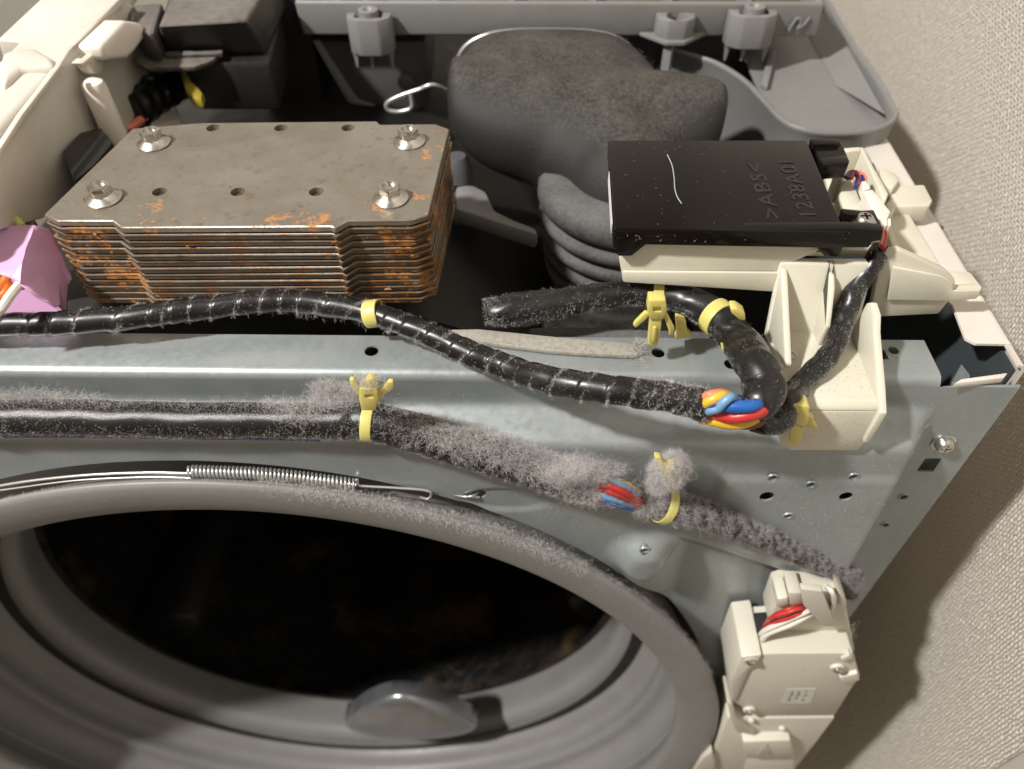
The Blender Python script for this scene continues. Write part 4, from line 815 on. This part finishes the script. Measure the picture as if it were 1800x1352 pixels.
b, n = pick(BX, BD, 4200, lambda i, a: (1-sstep(i, .25, .5))*(.25+.75*np.clip(np.cos(a-1.6), 0, 1))*.6+(1-sstep(i, .02, .07))); strands('lint', b, n, .0011, K['lint'], bh2, width=.00008, curl=.9)
b, n = pick(BX, BD, 3800, lambda i, a: sstep(i, .30, .40)*(1-sstep(i, .58, .66))*np.exp(-((a-1.7-.4*np.sin(i*50))/.5)**2)*.8+.02); strands('lint', b, n, .0012, K['lint'], bh2, width=.00008, curl=.9)
b, n = pick(BX, BD, 1500, lambda i, a: sstep(i, .62, .68)*(.08+.3*(np.sin(i*60+a*3) > .5))); strands('lint', b, n, .0007, K['lint'], bh2, width=.00007, curl=.9)
# coloured wires between the two
cw = thing('coloured_wires', 'twisted bare bundle of yellow red and blue wires at the harness bend', 'wires')
def W(*p): return [Yp(a, b, y) for a, b, y in p]
wires(cw, [('salmon', .0019, W((1232, 702, -0.0300), (1250, 694, -0.0315), (1272, 692, -0.0300), (1290, 700, -0.0275))),
           ('yellow', .0021, W((1232, 716, -0.0300), (1246, 706, -0.0330), (1270, 696, -0.0320), (1292, 700, -0.0285))),
           ('purple', .0019, W((1232, 726, -0.0300), (1252, 714, -0.0340), (1275, 703, -0.0330), (1300, 702, -0.0295))),
           ('lblue', .0018, W((1236, 730, -0.0305), (1248, 722, -0.0345), (1262, 718, -0.0355), (1274, 706, -0.0353), (1286, 698, -0.0337), (1298, 704, -0.0295))),
           ('blue', .0026, W((1262, 712, -0.0305), (1275, 713, -0.0340), (1300, 715, -0.0355), (1325, 713, -0.0350), (1342, 708, -0.0315))),
           ('red', .0027, W((1232, 724, -0.0295), (1256, 726, -0.0330), (1285, 733, -0.0350), (1315, 730, -0.0360), (1338, 722, -0.0350), (1350, 712, -0.0315))),
           ('red', .0016, W((1262, 724, -0.0320), (1290, 726, -0.0350), (1320, 722, -0.0350), (1338, 714, -0.0315))),
           ('yellow', .0026, W((1232, 734, -0.0295), (1252, 738, -0.0330), (1280, 744, -0.0340), (1308, 742, -0.0340), (1330, 732, -0.0330))),
           ('brown', .0018, W((1280, 744, -0.0315), (1310, 748, -0.0325), (1335, 744, -0.0320), (1352, 738, -0.0305)))], k=.86)
wires(cw, [('blue', .0019, W((1240, 718, -.0300), (1268, 717, -.0330), (1300, 721, -.0345), (1335, 716, -.0320))), ('yellow', .0018, W((1232, 728, -.0300), (1262, 733, -.0325), (1295, 739, -.0340), (1330, 728, -.0330))), ('salmon', .0016, W((1234, 708, -.0300), (1258, 702, -.0325), (1282, 705, -.0320), (1300, 708, -.030)))])
for i_ in range(2):
    n = 260; bb_ = np.array([Yp(rng.uniform(1236, 1340), rng.uniform(698, 742), -.0352) for _ in range(n)]); strands('dust_specks', bb_, np.tile([0, -.4, .4], (n, 1)), .0007, K['lint'], cw, width=.00005)
# thin sleeve over the bracket
ts = thing('thin_harness', 'thin black dusty wire sleeve running down the cream bracket', 'wire harness')
TP = [Zp(1548, 440, .0330), Zp(1534, 462, .0310), Zp(1510, 495, .0250), Zp(1492, 535, .0190), Zp(1478, 575, .0140), Zp(1464, 612, .0105), Zp(1436, 648, .0085), Zp(1404, 680, .0060), Yp(1388, 702, -.0210), Yp(1381, 718, -.0235)]
a1, a2, kk = vnoise(21)
def wr2(s, a):
    r = 1+0*s*a
    for i in range(6): r = r+.05*kk[i]*np.sin(s*(180+130*i)+a1[i]+a*(1+i % 2))/(1+.3*i)
    return r
g = G(); TX, TD, TS, TA, tfr = tube(g, TP, [.0040, .0040, .0041, .0042, .0040, .0040, .0042, .0042, .0044, .0040], 300, 30, ref=(0, -1, .5), prof=wr2); make('sleeve', g, K['tape'], ts, ang=80)
b, n = pick(TX, TD, 3000, lambda i, a: .12+.5*(np.sin(i*31+a) > .35)*np.clip(np.cos(a+.8), 0, 1)+.5*sstep(i, .86, .92)); strands('lint', b, n, .0008, K['lint'], ts, width=.00008, curl=.9)
g = G(); X2, D2, *_ = tube(g, W((1386, 722, -.0245), (1382, 736, -.0265), (1366, 744, -.0290), (1345, 746, -.0310), (1318, 744, -.0300)), [.0034, .0036, .0038, .0036, .0030], 90, 22, ref=(0, -1, .2), prof=wr2); make('sleeve_end', g, K['tape'], ts, ang=80)
b, n = pick(X2, D2, 1600, lambda i, a: (1-sstep(i, .3, .6))*.7+.12); strands('lint', b, n, .0010, K['lint'], ts, width=.00008, curl=.9)
# lower harness smothered in lint
lh = thing('linty_harness', 'thick black wire harness smothered in grey lint along the front panel ledge', 'wire harness')
LP = [Yp(-70, 735, -.0150), Yp(0, 735, -.0150), Yp(150, 735, -.0150), Yp(300, 738, -.0150), Yp(450, 739, -.0150), Yp(560, 741, -.0155), Yp(648, 741, -.0160), Yp(720, 757, -.0175), Yp(800, 780, -.0200), Yp(900, 812, -.0225), Yp(980, 838, -.0235), Yp(1045, 860, -.0240)]
lr = [.0072, .0072, .0072, .0071, .0070, .0071, .0076, .0078, .0078, .0078, .0076, .0070]
a1, a2, kk = vnoise(31)
def wr3(s, a):
    r = 1+0*s*a
    for i in range(6): r = r+.028*kk[i]*np.sin(s*(60+60*i)+a1[i]+a*(1+i % 2))/(1+.3*i)
    return r-.10*np.exp(-((s-.155)/.0022)**2)
g = G(); LX, LDd, LS, LA, lfr = tube(g, LP, lr, 360, 40, ref=(0, -.6, 1), prof=wr3); make('sleeve', g, K['tapel'], lh, ang=80)
g = G(); tube(g, [LP[0]+np.array([.006, 0, 0]), LP[0]+np.array([-.03, 0, 0]), LP[0]+np.array([-.10, 0, 0])], .0070, 60, 28, ref=(0, -.6, 1)); make('sleeve_run', g, K['tapel'], lh)
g = G(); tube(g, [p+np.array([0, -.003, -.0062]) for p in LP[1:6]], .0016, 60, 8); make('blue_edge_wire', g, K['w_navy'], lh)
wrap = lambda a, c_: (a-c_+math.pi) % (2*math.pi)-math.pi
blot = lambda i, a: np.clip(.5+sum(q*np.sin(f*1.3*i+c_*a+p_) for f, c_, p_, q in BK), 0, 1)
bk_ = np.random.default_rng(9); BK = [(bk_.uniform(30, 260), int(bk_.integers(-5, 6)), bk_.uniform(0, 6.28), bk_.uniform(.14, .30)) for _ in range(10)]
L1 = lambda i: 1-sstep(i, .50, .60)
b, n = pick(LX, LDd, 20000, lambda i, a: L1(i)*np.clip(.20+.35*blot(i, a)+.4*np.exp(-(wrap(a, -.7)/.5)**2)-.55*np.exp(-(wrap(a, .28)/.26)**2)*sstep(i, .12, .22)*(1-sstep(i, .44, .50)), 0, 1)); strands('lint', b, n, .0009, K['lint'], lh, width=.00006, curl=1.1, spread=1.2)
b, n = pick(LX, LDd, 14000, lambda i, a: np.exp(-(wrap(a, -.85)/.5)**2)*(.8-.5*sstep(i, .1, .3)+.9*sstep(i, .34, .44))*(1-sstep(i, .50, .53))); strands('lint', b, n, .0030, K['lint'], lh, width=.00006, curl=1.1)
b, n = pick(LX, LDd, 16000, lambda i, a: sstep(i, .50, .62)*np.clip(.05+.35*np.cos(a+.6)+.45*blot(i, a)**1.5, .03, 1)); strands('lint', b, n, .0014, K['lint'], lh, width=.00006, curl=1.1, spread=1.2)
b, n = pick(LX, LDd, 40000, lambda i, a: sstep(i, .60, .78)*np.clip(1.5*np.cos(a+.62)-.55+.55*blot(i, a), 0, 1)); strands('lint', b, n, .0032, K['lint'], lh, width=.00006, curl=1.2, spread=1.0)
b, n = pick(LX, LDd, 9000, lambda i, a: sstep(i, .86, .95)*np.clip(.1+np.cos(a-.2), 0, 1)); strands('lint', b, n, .0028, K['lint'], lh, width=.00006, curl=1.2, spread=1.0)
# bare wires and the second half
wires(lh, [('yellow', .0014, W((1060, 846, -.0245), (1085, 846, -.0275), (1110, 856, -.0275), (1126, 866, -.025))),
           ('lblue', .0015, W((1058, 838, -.0270), (1080, 846, -.0300), (1104, 858, -.0300), (1124, 870, -.027))),
           ('salmon', .0014, W((1052, 838, -.0255), (1070, 842, -.0285), (1095, 852, -.0285))),
           ('red', .0022, W((1054, 848, -.0280), (1076, 855, -.0312), (1100, 866, -.0312), (1124, 880, -.028))),
           ('red', .0020, W((1054, 858, -.0275), (1076, 864, -.0310), (1100, 874, -.0310), (1122, 888, -.028))),
           ('lblue', .0018, W((1046, 862, -.0270), (1066, 872, -.0300), (1090, 880, -.0300), (1116, 888, -.027))),
           ('blue', .0022, W((1042, 866, -.0265), (1064, 878, -.0290), (1088, 886, -.0290), (1118, 892, -.027))),
           ('orange', .0016, W((1036, 874, -.0255), (1056, 880, -.0270), (1080, 886, -.0265), (1100, 890, -.025)))], k=.82)
n = 1500; bb_ = np.array([Yp(rng.uniform(1040, 1124), rng.uniform(842, 892), -.0315) for _ in range(n)]); strands('lint', bb_, np.tile([0, -.4, .4], (n, 1)), .0011, K['lint'], lh, width=.00005)
RP = [Yp(1116, 876, -.0240), Yp(1160, 884, -.0240), Yp(1220, 900, -.0240), Yp(1290, 926, -.0230), Yp(1350, 950, -.0225), Yp(1420, 980, -.0215), Yp(1470, 1002, -.0200), Yp(1491, 1018, -.0190), Yp(1496, 1042, -.0170)]
g = G(); RX, RD, *_ = tube(g, RP, [.0054, .0062, .0060, .0058, .0058, .0056, .0054, .0050, .0040], 200, 32, ref=(0, -.6, 1), prof=wr3); make('sleeve', g, K['tapel'], lh, ang=80)
rk = np.random.default_rng(5); RK = [(rk.uniform(40, 330), int(rk.integers(-5, 6)), rk.uniform(0, 6.28), rk.uniform(.15, .35)) for _ in range(12)]
b2 = lambda i, a: np.clip(.48+sum(q*np.sin(f*i+c_*a+p_) for f, c_, p_, q in RK), 0, 1)
b, n = pick(RX, RD, 26000, lambda i, a: b2(i, a)*np.clip(.22+.78*np.cos(a+.35), .04, 1)); strands('lint', b, n, .0022, K['lintd'], lh, width=.00006, curl=1.1, spread=1.0)
b, n = pick(RX, RD, 14000, lambda i, a: b2(i, a)**2*np.clip(1.3*np.cos(a+.45)-.25, 0, 1)); strands('lint', b, n, .0030, K['lint'], lh, width=.00006, curl=1.1, spread=1.0)
b, n = pick(RX, RD, 6000, lambda i, a: (1-sstep(i, .15, .35))*np.clip(.2+np.cos(a), 0, 1)); strands('lint', b, n, .0034, K['lint'], lh, width=.00006, curl=1.1)
# clump of fluff over the tie and wisps on the ledge
def clump(name, parent, cen, rad, n, L, m='lint', w=.00006):
    sub = rng.normal(0, .48, (9, 3))*np.array(rad); sr = rng.uniform(.35, .75, 9); pk_ = rng.integers(0, 9, n)
    d = rng.normal(0, 1, (n, 3)); d /= np.linalg.norm(d, axis=1)[:, None]; base = np.array(cen)+sub[pk_]+d*np.array(rad)*(sr[pk_]*rng.uniform(.1, 1, n)**.5)[:, None]; strands(name, base, d, L, K[m], parent, width=w, curl=1.0)
clump('lint_clump', lh, Yp(1186, 822, -.0270), (.0062, .0050, .0060), 20000, .0028)
clump('lint_clump', lh, Yp(1160, 842, -.0270), (.0050, .0050, .0060), 9000, .0028)
clump('lint_clump', lh, Yp(1030, 826, -.0290), (.0120, .0040, .0045), 6000, .0036)
clump('lint_clump', lh, Yp(590, 690, -.0100), (.0130, .0030, .0040), 3600, .0034); clump('lint_clump', lh, Yp(540, 720, -.0140), (.0120, .0050, .0040), 3000, .0034)
clump('lint_clump', lh, Yp(60, 695, -.0120), (.0200, .0030, .0025), 2200, .0034)
# ================================================================== CABLE TIES
def strap(g, c, t, r, wd, th=.0006, el=1.0, up=(0, 0, 1)):
    t = np.array(t)/np.linalg.norm(t); up = np.array(up, float); n = up-t*(t@up); n /= np.linalg.norm(n); b = np.cross(t, n)
    an = np.linspace(0, 2*math.pi, 49)[:-1]; P = []
    for a in an:
        d = n*math.cos(a)*el+b*math.sin(a); P.append([c+d*r+t*h for r, h in ((r, -wd/2), (r+th*.8, -wd/2+.0001), (r+th, -wd/2+.0006), (r+th, wd/2-.0006), (r+th*.8, wd/2-.0001), (r, wd/2))])
    g.grid(np.array(P), cu=True, cv=True); return g
GT = 'yellow cable ties'
def tanat(fr, path, p):
    i = int(np.argmin(np.linalg.norm(fr[0]-p, axis=1))); return fr[0][i], fr[1][i], fr[4][i]
# 1 ring on the taped harness
t1 = thing('cable_tie', 'yellow cable tie ring round the glossy taped harness', 'cable tie', group=GT)
c_, t_, r_0 = tanat(ufr, UP, Zp(655, 551, .0138)); make('strap', strap(G(), c_, t_+np.array([0, .25, .25]), r_0*1.02, .0058), K['nylon'], t1, ang=50)
make('head', G().box(c_+np.array([-.004, .001, -.0085]), c_+np.array([.002, .006, -.0045])), K['nylon'], t1, bevel=.0006)
# 2 tie with spread wings on the linty harness
def winged(label, harness_c, harness_t, r, head, pw_, wings, tailw, down, strap_w=.0042, upv=(0, 0, 1), y=None):
    t = thing('cable_tie', label, 'cable tie', group=GT)
    make('strap', strap(G(), harness_c, harness_t, r, strap_w, up=upv), K['nylon'], t, ang=50)
    h = make('head', G().prism(Ys(head, y), (0, .0050, 0)), K['nylon'], t, bevel=.0003)
    cut(h, G().prism(Ys(pw_, y-.001), (0, .0022, 0)))
    for wpts in wings: make('wing', G().prism(Ys(wpts, y+.0010), (0, .0018, 0)), K['nylon'], t, bevel=.0003)
    for q in down: make('anchor', G().prism(Ys(q, y+.0006), (0, .0032, 0)), K['nylon'], t, bevel=.0004)
    return t
c_, t_, r_0 = tanat(lfr, LP, Yp(648, 741, -.016))
t2 = winged('yellow cable tie with spread wings gripping the linty harness under fluff', c_, t_, r_0*.97, [(632, 684), (662, 684), (664, 704), (660, 722), (636, 722), (631, 704)], [(640, 696), (655, 696), (655, 704), (640, 704)],
            [[(634, 692), (631, 698), (616, 676), (614, 668), (621, 668), (630, 680)], [(662, 690), (674, 682), (682, 672), (690, 672), (691, 684), (676, 694), (664, 706)]], None,
            [[(640, 688), (642, 672), (648, 666), (656, 668), (660, 672), (660, 688)]], y=-.0275)
n = 900; b = np.array([Yp(rng.normal(646, 14), rng.normal(674, 7), -.0255+rng.normal(0, .0015)) for _ in range(n)]); strands('fluff', b, np.tile([0, -.5, .5], (n, 1)), .0030, K['fluff'], t2, width=.00008, curl=1.)
# 3 upright tie on the sleeve in front of the shelf
c_, t_, r_0 = tanat(bfr, BP, Zp(1156, 517, .013))
t3 = winged('yellow arrow anchor cable tie hanging from the wrinkled sleeve above the flange hole', c_, t_, r_0*1.04, [(1141, 528), (1170, 528), (1173, 546), (1166, 562), (1142, 562), (1138, 546)], [(1148, 543), (1163, 543), (1163, 552), (1148, 552)],
            [[(1142, 552), (1138, 560), (1118, 577), (1113, 573), (1116, 568), (1134, 550)], [(1166, 556), (1172, 552), (1186, 578), (1184, 586), (1176, 590), (1176, 582)]], None,
            [[(1142, 556), (1163, 556), (1163, 570), (1160, 590), (1156, 608), (1148, 611), (1139, 606), (1140, 590)]], y=.0050)
make('button', G().prism(Ys([(1148, 576), (1155, 576), (1153, 602), (1146, 602)], .0048), (0, .003, 0)), K['nylon'], t3, bevel=.0006)
# 4 ring further along the sleeve
t4 = thing('cable_tie', 'yellow cable tie ring round the wrinkled sleeve right of the arrow anchor', 'cable tie', group=GT)
c_, t_, r_0 = tanat(bfr, BP, Zp(1263, 560, .013)); make('strap', strap(G(), c_, t_, r_0*1.05, .0052), K['nylon'], t4, ang=50)
make('head', G().prism(Ys([(1284, 543), (1296, 543), (1310, 552), (1311, 566), (1298, 562), (1286, 552)], .0075), (0, .005, 0)), K['nylon'], t4, bevel=.0008)
make('anchor', G().prism(Ys([(1268, 612), (1290, 620), (1284, 628), (1272, 622)], .000), (0, .004, 0)), K['nylon'], t4, bevel=.0008)
t4b = tag(make('cable_anchor', G().prism(Ys([(1188, 560), (1206, 566), (1208, 584), (1218, 594), (1186, 598), (1190, 588)], .0140), (0, .004, 0)), K['nylon'], bevel=.0008), 'yellow cable anchor foot standing on the flange behind the arrow anchor tie', 'cable anchor')
# 5 tie on the bracket foot
t5 = thing('cable_tie', 'yellow cable tie with a stub tail on the cream bracket foot', 'cable tie', group=GT)
yk = -.0262
make('strap', strap(G(), Yp(1379, 721, -.0225), np.array([.25, -.2, -1.0]), .0046, .0044), K['nylon'], t5, ang=50)
make('head', G().prism(Ys([(1394, 712), (1424, 716), (1422, 742), (1416, 752), (1388, 744)], yk), (0, .0060, 0)), K['nylon'], t5, bevel=.0008)
make('tail', G().prism(Ys([(1392, 748), (1413, 752), (1406, 784), (1388, 780)], yk+.004), (0, .0016, 0)), K['nylon'], t5, bevel=.0003)
make('wing', G().prism(Ys([(1420, 730), (1432, 738), (1430, 744), (1438, 752), (1436, 757), (1418, 752), (1414, 748)], yk+.003), (0, .0030, 0)), K['nylon'], t5, bevel=.0005)
# 6 lint covered tie
t6 = thing('cable_tie', 'pale yellow cable tie nearly buried in a ball of grey lint', 'cable tie', group=GT)
tr_ = Yp(1168, 886, -.0240); make('strap', strap(G(), tr_, np.array([.9, 0, -.42]), .0078, .0040, up=(0, -.3, 1)), K['nylon'], t6, ang=50)
make('head', G().prism(Ys([(1172, 822), (1190, 826), (1188, 852), (1178, 862), (1166, 852)], -.0325), (0, .005, 0)), K['nylon'], t6, bevel=.0010)
make('wing', G().prism(Ys([(1150, 804), (1162, 806), (1178, 830), (1168, 840)], -.0315), (0, .003, 0)), K['nylon'], t6, bevel=.0006)
n = 1300; b = np.array([Yp(rng.normal(1178, 14), rng.normal(832, 15), -.0335+rng.normal(0, .0012)) for _ in range(n)]); strands('fluff', b, np.tile([0, -.5, .5], (n, 1)), .0026, K['lint'], t6, width=.00006, curl=1.1)
# ================================================================== FELT STRIP ON THE FLANGE
sp_px = [(760, 580), (840, 578), (900, 584), (1000, 594), (1080, 600), (1118, 604), (1126, 616), (1120, 625), (1040, 622), (960, 616), (880, 606), (800, 592)]
fs_ = make('felt_strip', G().prism(Zs(sp_px, .0024), (0, 0, -.0021)), K['strip'], bevel=.0005); tag(fs_, 'frayed grey felt strip stuck on the front flange behind the taped harness', 'felt strip')
n = 900; tt_ = rng.uniform(0, 1, n); b = np.array([Zp(800+330*t+rng.normal(0, 3), 590+35*t+rng.normal(0, 3)+4, .0024) for t in tt_]); strands('frayed_fibres', b, np.tile([0, -.3, 1.], (n, 1)), .0013, K['fluff'], fs_, width=.00008, curl=1.)
n = 260; b = np.array([Zp(rng.normal(1122, 6), rng.normal(612, 8), .0024) for t in range(n)]); strands('frayed_fibres', b, np.tile([.5, -.3, 1.], (n, 1)), .0040, K['fluff'], fs_, width=.0001, curl=1.)
# ================================================================== LINT ON THE GASKET AND DUST ON THE PANEL
def lathe_pts(n, r, s, a0, a1, jr=.001, js=.001):
    a = rng.uniform(a0, a1, n); rr_ = r+rng.normal(0, jr, n); ss = s+rng.normal(0, js, n)
    d = np.cos(a)[:, None]*np.array([1., 0, 0])+np.sin(a)[:, None]*vv; return GC+AX*ss[:, None]+d*rr_[:, None], d
R_ = math.radians
for (n, r, s, a0, a1, L, jr, js) in ((9000, .2568, -.0012, 50, 84, .0026, .0010, .0012), (5000, .2560, -.0038, 50, 80, .0014, .0022, .0003), (4500, .2572, -.0012, 20, 52, .0018, .0008, .0008), (2600, .2575, -.0014, 84, 116, .0010, .0006, .0006), (900, .2535, -.0040, 30, 110, .0007, .0030, .0002), (3000, .2500, .0062, 30, 66, .0022, .0020, .0020)):
    b, d = lathe_pts(n, r, s, R_(a0), R_(a1), jr, js); strands('lint_fringe', b, d*.9-AX*.3, L, K['lint'], gk, width=.00006, curl=1.)
# dust on the sheet metal
def on_sheet(px, py):
    p = on_panel(px, py); return p
n = 3600; b = []
while len(b) < n:
    px, py = rng.uniform(660, 1640), rng.uniform(690, 960)
    if py < 800 or px > 900: b.append(on_panel(px, py)+np.array([0, -.0002, 0]))
strands('panel_dust', np.array(b), np.tile([0, -.35, .1], (n, 1)), .0010, K['fluff'], fp, width=.00008, curl=.9)
n = 500; b = np.array([[rng.uniform(-.2, .16), rng.uniform(.002, .021), .0002] for _ in range(n)]); strands('panel_dust', b, np.tile([0, 0, .3], (n, 1)), .0008, bpy.data.materials['dark_dust'], fp, width=.00007, curl=.9)
me = el.data; nv = len(me.vertices); co = np.zeros(nv*3); no = np.zeros(nv*3); me.vertices.foreach_get('co', co); me.vertices.foreach_get('normal', no); co = co.reshape(-1, 3); no = no.reshape(-1, 3)
ix = rng.integers(0, nv, 6000); ix = ix[rng.uniform(0, 1, 6000) < np.clip(no[ix, 2], .12, 1)]; strands('fluff', co[ix]+rng.normal(0, .0008, (len(ix), 3)), no[ix], .0012, K['lintd'], du, width=.00008, curl=1.)
# stray hairs
for i in range(46):
    px, py = rng.uniform(60, 1500), rng.uniform(560, 930); p = on_panel(px, py)+np.array([0, -.0004, .0003]) if py > 670 else Zp(px, py, .0006)
